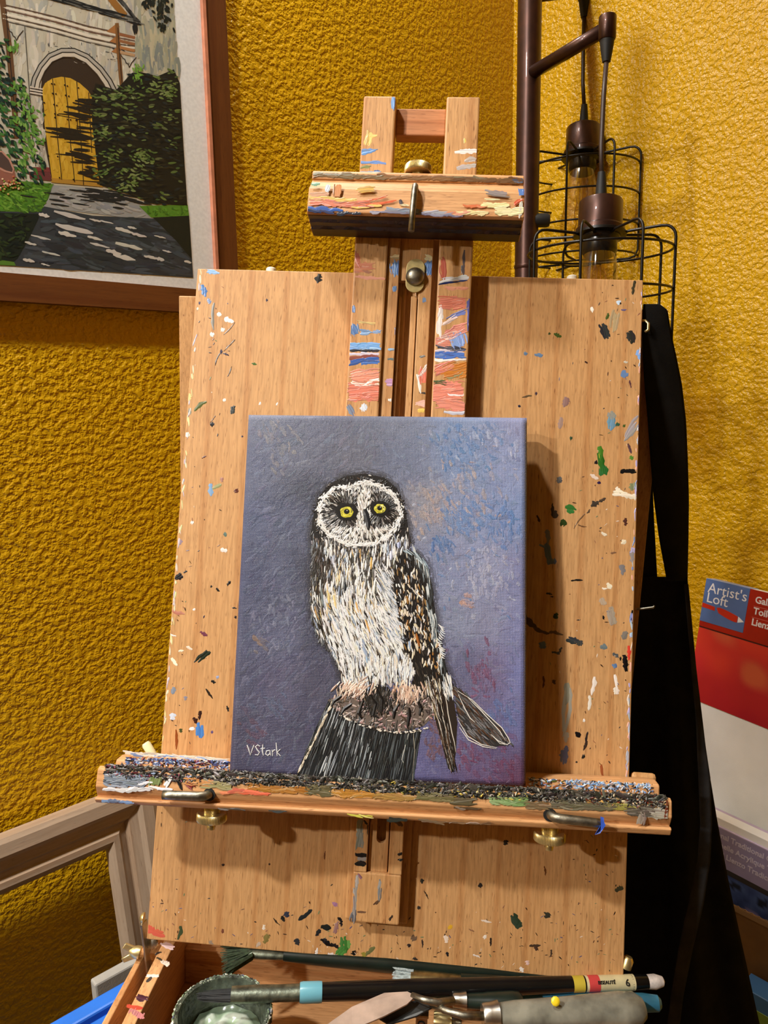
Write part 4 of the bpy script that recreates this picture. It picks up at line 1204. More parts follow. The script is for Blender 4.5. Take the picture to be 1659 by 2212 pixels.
# tail
for i in range(330):
    t = random.random()
    x, y = 938 + 42 * t + random.uniform(-22, 10) * (1 - t * .6), 1466 + 190 * t
    q = random.random()
    c = random.choice([(26, 24, 22)] * 5 + [(60, 44, 34), (96, 70, 50)] + ([(220, 210, 190), (200, 186, 150), WH] if t < .38 else [(150, 144, 136)]))
    P.line(x, y, math.radians(78) + random.gauss(0, .08), random.uniform(16, 44), random.uniform(1.6, 4), c, H2 + random.random() * 5e-5)
for (x0, y0, x1, y1) in ((932, 1490, 968, 1640), (946, 1500, 978, 1650), (960, 1500, 986, 1625), (924, 1486, 955, 1560)):
    P.stroke([(x0 + (x1 - x0) * k / 6 + random.uniform(-1.5, 1.5), y0 + (y1 - y0) * k / 6) for k in range(7)], 2.2, (206, 198, 184), H3)
for i in range(26):
    P.line(random.uniform(958, 978), random.uniform(1462, 1505), math.radians(76), random.uniform(14, 26), 2.4, random.choice([(236, 236, 234), (206, 214, 222), (226, 222, 212)]), H3)
# the loose tail feather
for i in range(170):
    t, s = random.random(), random.uniform(-1, 1)
    x, y = 986 + 112 * t, 1495 + 106 * t + 26 * s * math.sin(PI * min(1, t + .12)) + 10 * math.sin(PI * t)
    c = random.choice([(58, 54, 54), (36, 35, 35), (100, 94, 90), (84, 54, 36), (132, 130, 130), (80, 86, 90)])
    P.line(x, y, math.radians(44) + random.gauss(0, .08), random.uniform(16, 36), random.uniform(2, 4), c, H1 + random.random() * 5e-5)
for i in range(420):
    x, y = random.uniform(984, 1102), random.uniform(1488, 1614)
    if inside(x, y, FEATHER):
        P.line(x, y, math.radians(46) + random.gauss(0, .1), random.uniform(10, 26), random.uniform(1.6, 3.6), jit(random.choice([(44, 43, 44), (60, 58, 58), (84, 80, 78), (104, 102, 104), (88, 62, 44), (128, 128, 130)]), 6), H1 + random.random() * 5e-5, jag=.3)
for pts in ([(988, 1492), (1020, 1512), (1054, 1545), (1084, 1572), (1098, 1594), (1102, 1604), (1096, 1608), (1080, 1606), (1064, 1590)], [(990, 1500), (1004, 1530), (1016, 1552), (1026, 1560)], [(990, 1556), (1010, 1590), (1040, 1608), (1074, 1615)],
            [(992, 1570), (1012, 1598), (1044, 1613), (1072, 1617)], [(1010, 1506), (1040, 1536), (1080, 1580), (1092, 1600)], [(1060, 1586), (1076, 1600), (1094, 1608)]):
    P.stroke(pts, 2.0, (224, 220, 212), H3)
# stump
for i in range(700):
    x, y = random.uniform(640, 905), random.uniform(1515, 1690)
    if not inside(x, y, STUMP) or inside(x, y, STUMPTOP):
        continue
    t = (x - 650) / 250
    c = random.choice([(24, 25, 26)] * 4 + [(48, 52, 54), (80, 86, 90)] + ([(150, 158, 162), (186, 192, 194), (112, 118, 122)] if (690 < x < 800) else [(70, 78, 80)]))
    P.line(x, y, math.radians(112 - 14 * t) + random.gauss(0, .05), random.uniform(20, 56), random.uniform(1.4, 3.4), jit(c, 6), H1 + random.random() * 5e-5)
for i in range(60):
    t = random.random()
    P.line(724 - 78 * t + random.uniform(-2, 2), 1506 + 160 * t, math.radians(116), random.uniform(6, 14), 3, random.choice([(206, 192, 168), (170, 158, 136), (226, 216, 196)]), H2)
for i in range(420):
    x, y = random.uniform(708, 938), random.uniform(1494, 1580)
    if inside(x, y, STUMPTOP):
        P.line(x, y, random.uniform(0, PI), random.uniform(5, 12), random.uniform(3, 5), jit(random.choice([(128, 112, 104), (96, 82, 72), (150, 136, 130), (180, 160, 150), (84, 66, 52), (168, 130, 128), (60, 52, 46)]), 10), H2 + random.random() * 4e-5)
for i in range(90):
    t = random.random()
    x = 735 + 190 * t
    P.blob(x, 1532 + 50 * math.sin(PI * (t * .62 + .08)) + random.uniform(-2, 2), random.uniform(2, 4), 1.8, random.choice([(232, 226, 214), (206, 196, 180), (40, 36, 34)]), H3, n=6)
P.stroke([(893, 1585), (896, 1620), (890, 1690)], 2.4, (140, 134, 120), H2)
P.stroke([(884, 1580), (876, 1610), (868, 1640), (872, 1648)], 1.8, (214, 214, 206), H2)
# feet
for (cx, cy, sx) in ((770, 1500, 42), (882, 1505, 34)):
    for i in range(80):
        x, y = random.gauss(cx, sx * .45), random.gauss(cy - 10, 9)
        P.line(x, y, math.radians(random.uniform(100, 150) if cx < 800 else random.uniform(60, 120)), random.uniform(10, 22), random.uniform(3, 5.4), jit(random.choice([(222, 196, 172), (214, 180, 156), (190, 158, 136), (228, 212, 196), (150, 118, 98)]), 8), H3)
for i in range(130):
    x, y = random.gauss(816, 20), random.gauss(1512, 15)
    P.line(x, y, math.radians(random.uniform(70, 115)), random.uniform(10, 24), random.uniform(3, 5.5), random.choice([(20, 19, 18), (30, 28, 26), (46, 42, 38)]), H3 - 3e-5, jag=.4, seg=4)
for i in range(80):
    x = random.uniform(726, 925)
    P.line(x, 1500 + random.gauss(0, 6), math.radians(random.uniform(60, 120)), random.uniform(8, 18), 3.6, random.choice([(24, 22, 21), (60, 52, 46), (90, 76, 66), (190, 170, 150)]), H3 - 2e-5, jag=.4)
for pts in ([(760, 1520), (745, 1530), (735, 1545)], [(785, 1512), (775, 1540), (782, 1552)], [(800, 1500), (812, 1520), (806, 1545), (818, 1550)], [(815, 1490), (826, 1510), (824, 1545)], [(738, 1502), (722, 1514), (716, 1526)], [(862, 1520), (852, 1536), (850, 1552)], [(884, 1528), (884, 1548), (880, 1572)], [(904, 1516), (910, 1530), (906, 1545)]):
    P.stroke(pts, 9, (22, 20, 20), H3 + 4e-5, tip=.3)
for i in range(70):
    P.line(random.gauss(812, 12), random.gauss(1518, 14), math.radians(95), random.uniform(8, 20), 3.4, random.choice([(20, 19, 18), (38, 34, 30), (60, 54, 48)]), H3 + 2e-5)
# head: crown and nape ticks
for i in range(420):
    x, y = random.uniform(672, 888), random.uniform(1024, 1200)
    if not inside(x, y, HEAD):
        continue
    dx, dy = x - 777, y - 1108
    r = math.hypot(dx / 92, dy / 72)
    if r < 1.0:
        continue
    a = math.atan2(dy / 72, dx / 92) + PI / 2
    if y > 1120:
        a = math.radians(80 if x < 777 else 100)
    c = random.choice([DK] * 3 + [(206, 198, 186), (120, 110, 100), (226, 220, 210), (86, 66, 50)])
    P.line(x, y, a + random.gauss(0, .3), random.uniform(4, 12), random.uniform(1.6, 3), c, H1)
# facial disc
for i in range(1500):
    th, rr = random.uniform(0, 2 * PI), math.sqrt(random.random())
    x, y = 777 + 84 * rr * math.cos(th), 1109 + 66 * rr * math.sin(th)
    eye = min(((749, 1106), (821, 1099)), key=lambda e: (e[0] - x) ** 2 + (e[1] - y) ** 2)
    d = math.hypot(x - eye[0], (y - eye[1]) * 1.1)
    a = math.atan2(y - eye[1], x - eye[0])
    mid = abs(x - (786 + (1109 - y) * .05)) < 15 and y < 1140
    if mid or y > 1138:
        c = random.choice([WH, WH, (214, 210, 202), (190, 184, 174), (150, 142, 132)])
        a = math.radians(90 + (x - 786) * .9) if mid else math.atan2(y - 1100, x - 786)
    elif d < 24:
        c = random.choice([(24, 22, 20)] * 4 + [(60, 54, 48)])
    elif d < 44:
        c = random.choice([(30, 27, 25)] * 5 + [(110, 104, 98), (176, 172, 166), (66, 58, 52)])
    else:
        c = random.choice([(226, 222, 214), (196, 194, 190), (160, 160, 160), (120, 108, 98), (210, 214, 216), (50, 44, 40)])
    P.line(x, y, a + random.gauss(0, .15), random.uniform(6, 13), random.uniform(1.6, 3.2), jit(c, 8), H2 + random.random() * 3e-5)
# pale rim of the disc, notched above the beak
for i in range(540):
    th = random.uniform(0, 2 * PI)
    q = random.gauss(0, .036)
    notch = math.exp(-((th - 1.5 * PI + .25) / .22) ** 2) * .16
    x, y = 777 + (88 * (1 + q)) * math.cos(th), 1109 + (68 * (1 + q - notch)) * math.sin(th)
    P.line(x, y, math.atan2(math.cos(th) * 68, -math.sin(th) * 88) + random.gauss(0, .38), random.uniform(5, 11), random.uniform(1.8, 3.2), jit(random.choice([WH, WH, WH, (226, 224, 220), (196, 192, 186)]), 6), H3 + random.random() * 3e-5)
for i in range(330):
    th = random.uniform(0, 2 * PI)
    q = random.choice([1.13, 1.12, .875, .86]) + random.gauss(0, .025)
    P.line(777 + 88 * q * math.cos(th), 1109 + 68 * q * math.sin(th), th + random.gauss(0, .4), random.uniform(3, 8), random.uniform(1.4, 2.6), (34, 30, 28), H3)
# eyes and beak
for (x, y, r) in ((749, 1106, 15.5), (821, 1099, 13.5)):
    P.blob(x, y, r * 1.6, r * 1.3, (18, 17, 16), H3 + 6e-5, n=20, rough=.08, rise=3e-5)
    P.blob(x, y, r * .92, r * .78, (200, 192, 60), H3 + 1.2e-4, n=18, rough=.09, rise=5e-5)
    for k in range(16):
        th = k / 16 * 2 * PI
        P.line(x + r * .68 * math.cos(th), y + r * .54 * math.sin(th), th + PI / 2 + random.gauss(0, .3), random.uniform(5, 9), 2.6, random.choice([(222, 218, 96), (190, 180, 46), (238, 236, 170), (150, 140, 36), (70, 64, 20)]), H3 + 1.9e-4, rise=5e-5)
    P.blob(x - (0 if x < 780 else 1), y - 1, r * .40, r * .36, (14, 13, 13), H3 + 2.5e-4, n=14, rise=4e-5)
    P.blob(x + 1, y - 3, 1.6, 1.2, (190, 190, 180), H3 + 3.1e-4, n=8)
P.stroke([(788, 1100), (791, 1112), (795, 1128), (796, 1144)], 13, (40, 42, 46), H3 + 1.2e-4, tip=.25)
P.stroke([(791, 1108), (794, 1120), (796, 1132)], 4, (96, 102, 110), H3 + 2.2e-4)
P.stroke([(786, 1100), (789, 1116), (794, 1140)], 3.5, (20, 19, 19), H3 + 2.2e-4)
P.build('owl_strokes', M_paint, owl, label='thick brush strokes forming an owl on a stump')

# signature, brushed in pale letters
S = Paint(CP, KC)
SIG = (206, 206, 206)
for pts in ([(534, 1609), (538, 1620), (541, 1632), (545, 1620), (549, 1609)], [(562, 1612), (557, 1609), (552, 1613), (556, 1620), (561, 1625), (558, 1631), (551, 1630)], [(568, 1608), (567, 1622), (569, 1632)], [(563, 1617), (573, 1616)],
            [(582, 1621), (576, 1622), (574, 1629), (579, 1632), (583, 1628), (583, 1620), (585, 1632)], [(588, 1619), (589, 1633)], [(589, 1624), (592, 1620), (595, 1620)], [(597, 1604), (598, 1620), (599, 1633)], [(606, 1618), (599, 1625), (606, 1633)]):
    S.stroke(pts, 3.0, SIG, 0.0003, rise=.0002, tip=.6, jag=.3)
S.build('signature', M_paint, owl, label='pale brushed signature', kind='stuff')
# ================================================================== framed garden picture on the left wall
# frame axes: U along the wall away from us, V up, W out of the wall
PF = Frame(LW.pt(0.6, 1.5, 0), D1, UPW)
fd = 0.014                                             # how far the frame stands off the wall
pic = root('framed_picture', 'framed painting of a yellow arched gate hanging on the gold wall', 'picture', PF.M)


def PH(px, py, w):
    return PF.hit(px, py, w)


M_bam = wood('honey_brown_frame_wood', (92, 50, 16), (104, 58, 20), (116, 66, 25), 1, 0.6, 0.45, 0.5)
M_bam_x = wood('honey_brown_frame_wood_across', (92, 50, 16), (104, 58, 20), (116, 66, 25), 0, 0.6, 0.45, 0.5)
M_lip = plain('copper_inner_lip', (196, 126, 94), 0.5, 0, .08, 90)
M_mat = plain('pale_mat_board', (238, 240, 236), 0.9, 0, .03, 300)
fr1 = (PH(490, 0, fd).x + PH(517, 560, fd).x) / 2 - 0.002         # outer right
fr0 = (PH(444, 0, fd).x + PH(473, 577, fd).x) / 2                 # inner right
fb1 = (PH(0, 650, fd).y + PH(385, 672, fd).y) / 2                 # outer bottom
fb0 = (PH(0, 589, fd).y + PH(420, 622, fd).y) / 2
wdr = fr1 - fr0
wdb = fb0 - fb1
LEN, HGT = 0.60, 0.60
x0, y1 = fr1 - LEN, fb1 + HGT


def mitred(name, a, b, c, d, mat):
    """rail from four (u, v) corners: outer a-b, inner c-d, with a raised profile"""
    verts = []
    for (u, v), w in ((a, 0.002), (b, 0.002), (a, fd), (b, fd), (c, fd - 0.002), (d, fd - 0.002), (c, 0.002), (d, 0.002)):
        verts.append((u, v, w))
    return mesh(name, verts, [(0, 1, 3, 2), (2, 3, 5, 4), (4, 5, 7, 6), (6, 7, 1, 0), (0, 2, 4, 6), (1, 7, 5, 3)], mat, pic)


O_ = [(x0, fb1), (fr1, fb1), (fr1, y1), (x0, y1)]
I_ = [(x0 + wdr, fb0), (fr0, fb0), (fr0, y1 - wdb), (x0 + wdr, y1 - wdb)]
for i, m in ((0, M_bam_x), (1, M_bam), (2, M_bam_x), (3, M_bam)):
    mitred('frame_rail', O_[i], O_[(i + 1) % 4], I_[i], I_[(i + 1) % 4], m)
# thin copper lip inside the rails
lw_ = 0.0045
for (a, b) in (((fr0 - lw_, fb0, .006), (fr0, y1 - wdb, fd + .0006)), ((x0 + wdr, fb0, .006), (x0 + wdr + lw_, y1 - wdb, fd - .004)), ((x0 + wdr, y1 - wdb - lw_, .006), (fr0, y1 - wdb, fd - .004)), ((x0 + wdr, fb0, .006), (fr0, fb0 + 0.0015, fd - .006))):
    box('inner_lip', a, b, M_lip, pic, bev=0.0003)
mw = 0.009
box('mat_board', (x0 + wdr, fb0, 0.004), (fr0, y1 - wdb, mw), M_mat, pic, bev=0)
# the painting inside
KP = 0.95 / F


def AP(px, py, h):
    p = PH(px, py, mw)
    return Vector((p.x, p.y, mw + h))


random.seed(77)
A = Paint(AP, KP)
mg_ = 0.030
tlx, tly = proj(PF.pt(x0 + wdr + mg_, y1 - wdb - mg_, mw))
blx, bly = proj(PF.pt(x0 + wdr + mg_, fb0 + 0.012, mw))
trx, try_ = proj(PF.pt(PH(375, 0, mw).x, y1 - wdb - mg_, mw))
ART = [(tlx, tly), (trx, try_), (375, 0), (388, 190), (401, 400), (409, 500), (417, 600), (300, 592), (150, 581), (0, 573), (blx, bly)]
inart = lambda x, y: inside(x, y, ART)
A.poly(ART, (196, 190, 168), 0.0002)
A.clip = inart


def fill(poly, n, cols, ang, ln, wd, h, sp=.2):
    xs, ys = [p[0] for p in poly], [p[1] for p in poly]
    for i in range(n):
        x, y = random.uniform(min(xs), max(xs)), random.uniform(min(ys), max(ys))
        if inside(x, y, poly) and inart(x, y):
            A.clip = lambda a, b: inside(a, b, poly) and inart(a, b)
            A.line(x, y, math.radians(ang) + random.gauss(0, sp), ln * random.uniform(.6, 1.3), wd * random.uniform(.6, 1.3), jit(random.choice(cols), 6), h + random.random() * 4e-5, rise=2e-5)
    A.clip = inart


h1, h2, h3, h4, h5 = .00026, .00034, .00042, .00050, .00058
fill([(5, -20), (300, -20), (300, 300), (60, 400), (20, 300)], 700, [(204, 198, 178), (190, 186, 170), (214, 208, 188), (176, 174, 164), (196, 188, 166)], 90, 34, 9, h1)
fill([(290, -20), (390, -20), (390, 200), (290, 200)], 260, [(168, 166, 140), (156, 158, 140), (182, 176, 146), (136, 142, 134), (190, 182, 150)], 90, 34, 9, h1)
# what continues beyond: gable and wall above, hedge and lawn to the left
fill([(tlx, tly), (trx, try_), (380, 0), (tlx, 100)], 900, [(204, 198, 178), (190, 186, 170), (214, 208, 188), (176, 174, 164)], 90, 34, 10, h1)
A.poly([(blx + 4, 440), (0, 452), (0, 571), (blx + 4, bly - 6)], (34, 40, 26), h1)
A.poly([(blx + 4, 384), (0, 392), (0, 456), (blx + 4, 448)], (86, 132, 36), h2)
fill([(blx, 384), (0, 392), (0, 456), (blx, 448)], 500, [(96, 148, 40), (76, 124, 34), (116, 162, 56), (64, 100, 34)], 10, 14, 5, h3, .5)
A.poly([(tlx + 4, 64), (-14, 94), (-6, 396), (blx + 4, 390)], (30, 52, 34), h2)
fill([(tlx, 60), (-10, 90), (0, 400), (blx, 396)], 1500, [(28, 58, 50), (22, 40, 30), (38, 84, 40), (74, 120, 46), (56, 100, 52), (20, 34, 24)], 50, 16, 7, h3, .6)


def seg(pts, wd, c, h):
    A.stroke(pts, wd, c, h, rise=2e-5, tip=.8)
seg([(4, -10), (10, 40), (20, 110), (30, 220), (36, 300)], 14, (104, 72, 42), h2)
seg([(12, 20), (24, 160), (31, 240)], 2, (46, 36, 26), h3)
# cornices
for (dy, wd, c) in ((0, 3, (96, 74, 58)), (6, 5, (222, 212, 192)), (11, 3, (110, 84, 70)), (20, 6, (224, 216, 196)), (25, 2.4, (90, 74, 60)), (30, 5, (214, 206, 186)), (35, 2.2, (70, 62, 54))):
    seg([(6, 10 + dy), (50, 20 + dy), (120, 37 + dy), (190, 57 + dy), (250, 70 + dy), (291, 80 + dy * .8)], wd, c, h2)
for (dy, c) in ((0, (150, 96, 60)), (14, (150, 100, 62)), (28, (176, 120, 70)), (38, (186, 150, 110))):
    seg([(256, 74 + dy), (291, 82 + dy)], 7, c, h3)
for (x, y) in ((244, 62), (250, 84), (254, 106)):
    A.poly([(x - 14, y + 6), (x + 6, y - 10), (x + 8, y + 12)], (168, 112, 60), h3 + 1e-5)
seg([(252, 50), (255, 100), (260, 160), (263, 195)], 9, (126, 86, 44), h3)
seg([(254, 60), (258, 120), (264, 195)], 2, (60, 44, 30), h4)
seg([(53, 55), (57, 110), (62, 180), (66, 230), (70, 300), (77, 360)], 2, (84, 78, 66), h2)
# stepped ornaments under the capitals
for (ox, oy, s) in ((16, 60, 1.0), (260, 118, .9)):
    seg([(ox, oy), (ox + 5, oy + 8), (ox + 9, oy + 10), (ox + 12, oy + 18), (ox + 16, oy + 20), (ox + 19, oy + 28)], 2.2, (60, 50, 42), h3)
    seg([(ox + 19, oy + 28), (ox + 24, oy + 18), (ox + 29, oy + 12), (ox + 34, oy + 6)], 2.2, (60, 50, 42), h3)
# gable eaves
for i in range(110):
    t = random.random()
    A.line(90 + 206 * t, -12 + 58 * t + random.uniform(-6, 6), math.radians(15), random.uniform(16, 40), random.uniform(2, 5), random.choice([(24, 24, 22)] * 4 + [(70, 70, 66), (120, 120, 110)]), h4, rise=2e-5)
for i in range(60):
    t = random.random()
    A.line(254 + 42 * t + random.uniform(-4, 4), -6 + 52 * t, math.radians(52), random.uniform(12, 26), random.uniform(2, 4), random.choice([(26, 26, 24)] * 3 + [(90, 92, 88)]), h4, rise=2e-5)
seg([(236, -6), (252, 14), (270, 34)], 15, (150, 104, 44), h3)
for i in range(14):
    A.line(292 + random.uniform(-4, 4), 55 + random.uniform(-6, 14), math.radians(80), 16, 4, (34, 32, 28), h4, rise=2e-5)
for i in range(50):
    A.line(random.uniform(100, 280), random.uniform(95, 140), math.radians(random.uniform(0, 90)), random.uniform(3, 10), 1.6, random.choice([(90, 88, 84), (60, 58, 56), (226, 218, 196)]), h2, rise=2e-5)
# arch
ARCH = [(88, 192), (90, 172), (100, 148), (118, 130), (140, 123), (165, 127), (190, 140), (215, 163), (232, 190), (245, 260), (250, 400), (112, 392), (94, 300)]
A.poly(ARCH, (58, 44, 28), h2 + 3e-5)
arc2 = [(66, 186), (70, 168), (84, 140), (104, 117), (132, 105), (160, 105), (190, 118), (220, 145), (240, 172), (252, 196)]
for (k, wd, c) in ((0, 2.6, (40, 36, 30)), (4, 7, (176, 170, 156)), (9, 2.6, (44, 38, 30)), (14, 9, (206, 196, 176)), (19, 2, (70, 58, 44))):
    cx, cy = 160, 230
    A.stroke([(x + (cx - x) / math.hypot(cx - x, cy - y) * k, y + (cy - y) / math.hypot(cx - x, cy - y) * k) for x, y in arc2], wd, c, h4, rise=2e-5, tip=.9)
fill([(68, 205), (90, 205), (102, 360), (78, 360)], 80, [(190, 182, 164), (206, 198, 180), (172, 166, 150)], 88, 26, 7, h3)
for dy in (0, 6, 12):
    seg([(64, 188 + dy), (92, 193 + dy)], 3.4, (216, 204, 186), h4)
    seg([(64, 191 + dy), (92, 196 + dy)], 1.6, (60, 50, 42), h4 + 1e-5)
# the yellow door
DOOR = [(91, 192), (97, 180), (112, 170), (132, 166), (152, 169), (172, 180), (190, 196), (201, 215), (206, 260), (214, 392), (112, 386), (100, 300)]
A.poly(DOOR, (206, 162, 44), h3 + 3e-5)
fill(DOOR, 420, [(206, 162, 44), (210, 166, 48), (198, 154, 40), (214, 172, 58)], 86, 26, 7, h4)
for pts in ([(113, 170), (118, 230), (124, 300), (133, 388)], [(139, 167), (146, 230), (152, 310), (161, 394)], [(165, 174), (170, 240), (176, 330), (180, 400)], [(191, 200), (194, 260), (198, 330)], [(124, 249), (150, 254), (166, 257)], [(166, 256), (168, 290)]):
    seg(pts, 1.8, (44, 32, 18), h5)
for (x, y) in ((111, 181), (117, 182), (139, 184), (145, 186), (113, 202), (120, 203), (141, 206), (148, 208), (116, 226), (122, 228), (95, 222), (96, 248), (118, 246), (118, 254), (124, 248), (145, 258), (152, 259), (169, 190), (164, 260), (104, 336), (124, 338), (128, 384), (158, 388)):
    A.blob(x, y, 1.8, 1.8, (40, 28, 16), h5 + 4e-5, n=6)
A.poly([(66, 361), (106, 362), (109, 372), (74, 370)], (128, 58, 54), h4)
A.poly([(62, 371), (108, 372), (112, 391), (64, 386)], (110, 56, 54), h4)
A.poly([(108, 384), (218, 396), (222, 404), (110, 394)], (178, 134, 48), h4)
# lawns, path and shade
A.poly([(-60, 390), (60, 392), (116, 398), (104, 430), (84, 462), (60, 462), (-60, 452)], (86, 132, 36), h2)
fill([(-20, 388), (116, 396), (90, 462), (-20, 456)], 300, [(96, 148, 40), (76, 124, 34), (116, 162, 56), (64, 100, 34)], 20, 14, 5, h3, .5)
A.poly([(114, 400), (150, 402), (260, 415), (300, 440), (330, 472), (270, 470), (92, 448)], (156, 156, 150), h2)
fill([(114, 400), (260, 415), (330, 472), (92, 450)], 160, [(160, 160, 154), (172, 170, 164), (144, 146, 146)], 15, 30, 7, h3)
A.poly([(-60, 456), (84, 458), (95, 446), (200, 466), (330, 472), (408, 464), (417, 600), (300, 592), (0, 573), (-60, 570)], (58, 62, 64), h2 + 2e-5)
A.poly([(-60, 458), (82, 462), (84, 470), (60, 520), (38, 558), (20, 574), (-60, 570)], (30, 36, 24), h3)
fill([(40, 560), (90, 470), (330, 474), (412, 470), (417, 598), (150, 582)], 420, [(64, 70, 74), (56, 60, 62), (74, 82, 88), (50, 53, 54)], 16, 40, 9, h3)
fill([(-10, 460), (80, 464), (40, 556), (-10, 568)], 130, [(24, 30, 20), (38, 48, 26), (46, 62, 28)], 20, 16, 6, h4, .6)
A.poly([(-10, 560), (30, 566), (34, 574), (-10, 572)], (90, 130, 44), h4)
A.poly([(300, 445), (405, 442), (408, 466), (326, 470)], (92, 140, 40), h3)
fill([(300, 445), (405, 442), (408, 466), (326, 470)], 70, [(96, 150, 44), (76, 120, 36)], 60, 9, 4, h4, .5)
A.poly([(330, 470), (408, 466), (414, 560), (380, 520)], (32, 36, 24), h4)
for (x, y, l, w) in ((150, 465, 70, 10), (95, 465, 24, 9), (205, 476, 26, 5), (160, 494, 84, 12), (145, 506, 40, 10), (88, 513, 44, 6), (66, 526, 26, 6), (205, 515, 34, 6), (268, 498, 40, 9), (285, 492, 20, 6), (300, 508, 34, 7), (215, 530, 44, 6), (278, 532, 60, 10), (245, 545, 34, 12), (268, 556, 50, 10), (325, 556, 30, 7), (345, 560, 20, 8), (360, 543, 20, 5), (62, 563, 26, 8), (98, 572, 20, 4), (180, 577, 80, 8), (215, 582, 50, 7), (285, 586, 70, 8), (405, 555, 18, 6), (405, 566, 16, 6), (110, 548, 40, 5), (230, 480, 30, 4), (345, 512, 26, 4)):
    if inart(x, y):
        A.line(x, y, math.radians(14), l, w, jit((206, 202, 190), 8), h5, rise=2e-5, seg=6, tip=.1, jag=.55)
for i in range(60):
    A.line(random.gauss(230, 50), random.gauss(424, 8), math.radians(8), random.uniform(20, 46), random.uniform(3, 5), (40, 40, 36), h4, rise=2e-5, tip=.1)
# dark bush in front of the door
BUSH = [(206, 180), (250, 195), (282, 160), (300, 155), (340, 165), (375, 150), (388, 180), (396, 320), (404, 444), (330, 440), (280, 420), (215, 400), (206, 330), (200, 280), (196, 220)]
A.poly(BUSH, (34, 32, 18), h5)
for i in range(900):
    x, y = random.uniform(190, 404), random.uniform(150, 446)
    if inside(x, y, BUSH) and inart(x, y):
        lightp = .45 if y < 260 or random.random() < .3 else .12
        c = random.choice([(92, 112, 52), (112, 130, 66), (74, 92, 44), (96, 104, 60)]) if random.random() < lightp * .8 else random.choice([(30, 28, 16), (44, 42, 24), (52, 50, 28), (26, 26, 20), (36, 44, 40)])
        A.line(x, y, math.radians(random.uniform(-15, 35)), random.uniform(7, 18), random.uniform(3, 6), jit(c, 5), h5 + 4e-5 + random.random() * 5e-5, rise=2e-5, tip=.1)
for (cx, cy, rx) in ((240, 210, 34), (290, 195, 36), (345, 185, 40), (225, 285, 30), (235, 335, 32), (305, 330, 34), (230, 375, 30), (285, 380, 34), (275, 405, 26), (310, 350, 26), (370, 200, 24)):
    for i in range(22):
        x, y = random.gauss(cx, rx * .45), random.gauss(cy, 8)
        if inart(x, y):
            A.line(x, y, math.radians(random.uniform(-30, 40)), random.uniform(6, 12), random.uniform(3, 5), jit(random.choice([(110, 130, 62), (90, 114, 50), (128, 142, 84), (70, 90, 42)]), 6), h5 + 1.2e-4, rise=2e-5, tip=.1)
for (y, x0_) in ((215, 168), (222, 172), (232, 150), (240, 158), (246, 130), (250, 165), (262, 176), (278, 165), (284, 108), (290, 104), (296, 118), (300, 124), (310, 142), (322, 168), (336, 130), (340, 140), (350, 156), (366, 176), (374, 165), (384, 180)):
    for k in range(4):
        A.line((x0_ + 205) / 2 + random.uniform(-14, 14), y + random.uniform(-4, 4), math.radians(random.uniform(2, 16)), (205 - x0_) * random.uniform(.6, 1.0), random.uniform(3, 6), (42, 34, 18), h5 + 5e-5, rise=2e-5, seg=3, tip=.05)
for i in range(46):
    A.line(random.uniform(286, 310), random.uniform(140, 175), math.radians(random.uniform(30, 110)), random.uniform(5, 10), 3.4, random.choice([(122, 168, 62), (96, 140, 48)]), h5, rise=2e-5, tip=.1)
# left shrub, urn and flowers
for i in range(520):
    x, y = random.uniform(-20, 96), random.uniform(80, 400)
    if x > 22 + (y - 80) * .28 or (y < 170 and x > 18):
        continue
    c = random.choice([(28, 58, 50), (22, 40, 30), (38, 84, 40), (74, 120, 46), (56, 100, 52), (20, 34, 24)])
    A.line(x, y, math.radians(random.uniform(10, 80)), random.uniform(8, 18), random.uniform(4, 7), jit(c, 6), h5 + random.random() * 8e-5, rise=2e-5, tip=.1)
for (cx, cy) in ((34, 190), (50, 215), (56, 240), (70, 250), (76, 280), (60, 290), (84, 300), (66, 330), (50, 350), (30, 105), (64, 310), (44, 262)):
    for i in range(12):
        A.line(random.gauss(cx, 9), random.gauss(cy, 9), math.radians(random.uniform(20, 110)), random.uniform(8, 15), random.uniform(3.5, 6), jit(random.choice([(112, 158, 60), (92, 140, 52), (134, 172, 84), (78, 122, 48)]), 6), h5 + 1.3e-4, rise=2e-5, tip=.1)
A.poly([(-50, 330), (10, 332), (24, 350), (32, 374), (36, 400), (-50, 400)], (150, 96, 78), h5 + 1.6e-4)
A.poly([(-50, 322), (2, 326), (18, 344), (26, 362), (28, 372), (18, 372), (2, 362), (-50, 352)], (84, 66, 58), h5 + 1.8e-4)
A.stroke([(-20, 325), (4, 328), (20, 345), (29, 366), (26, 374), (10, 370), (-10, 360)], 4, (190, 140, 118), h5 + 2e-4, rise=4e-5, tip=.9)
for i in range(46):
    A.blob(random.gauss(20, 18), random.gauss(402, 10), 2.6, 2.2, random.choice([(206, 160, 96), (222, 190, 150), (178, 96, 60), (120, 150, 60)]), h5 + 2.2e-4, n=6)
# hanging leaves, top right
for i in range(46):
    t = random.random()
    x, y = 348 + random.gauss(0, 12) + 8 * t, 2 + 74 * t * random.uniform(.5, 1.05)
    if inart(x, y):
        A.line(x, y, math.radians(random.uniform(40, 130)), random.uniform(8, 14), random.uniform(4, 7), random.choice([(26, 30, 22), (36, 42, 28)]), h5, rise=2e-5, tip=.1)
for i in range(10):
    A.line(318 + random.gauss(0, 7), 4 + random.uniform(-6, 12), math.radians(random.uniform(40, 130)), 12, 6, (28, 32, 24), h5, rise=2e-5, tip=.1)
# trim every mark to the sheet
keep = []
for f in A.f:
    keep.append(f)
A.build('painting_sheet', M_matte, pic, label='painting of a walled garden with a yellow arched door', kind='stuff')
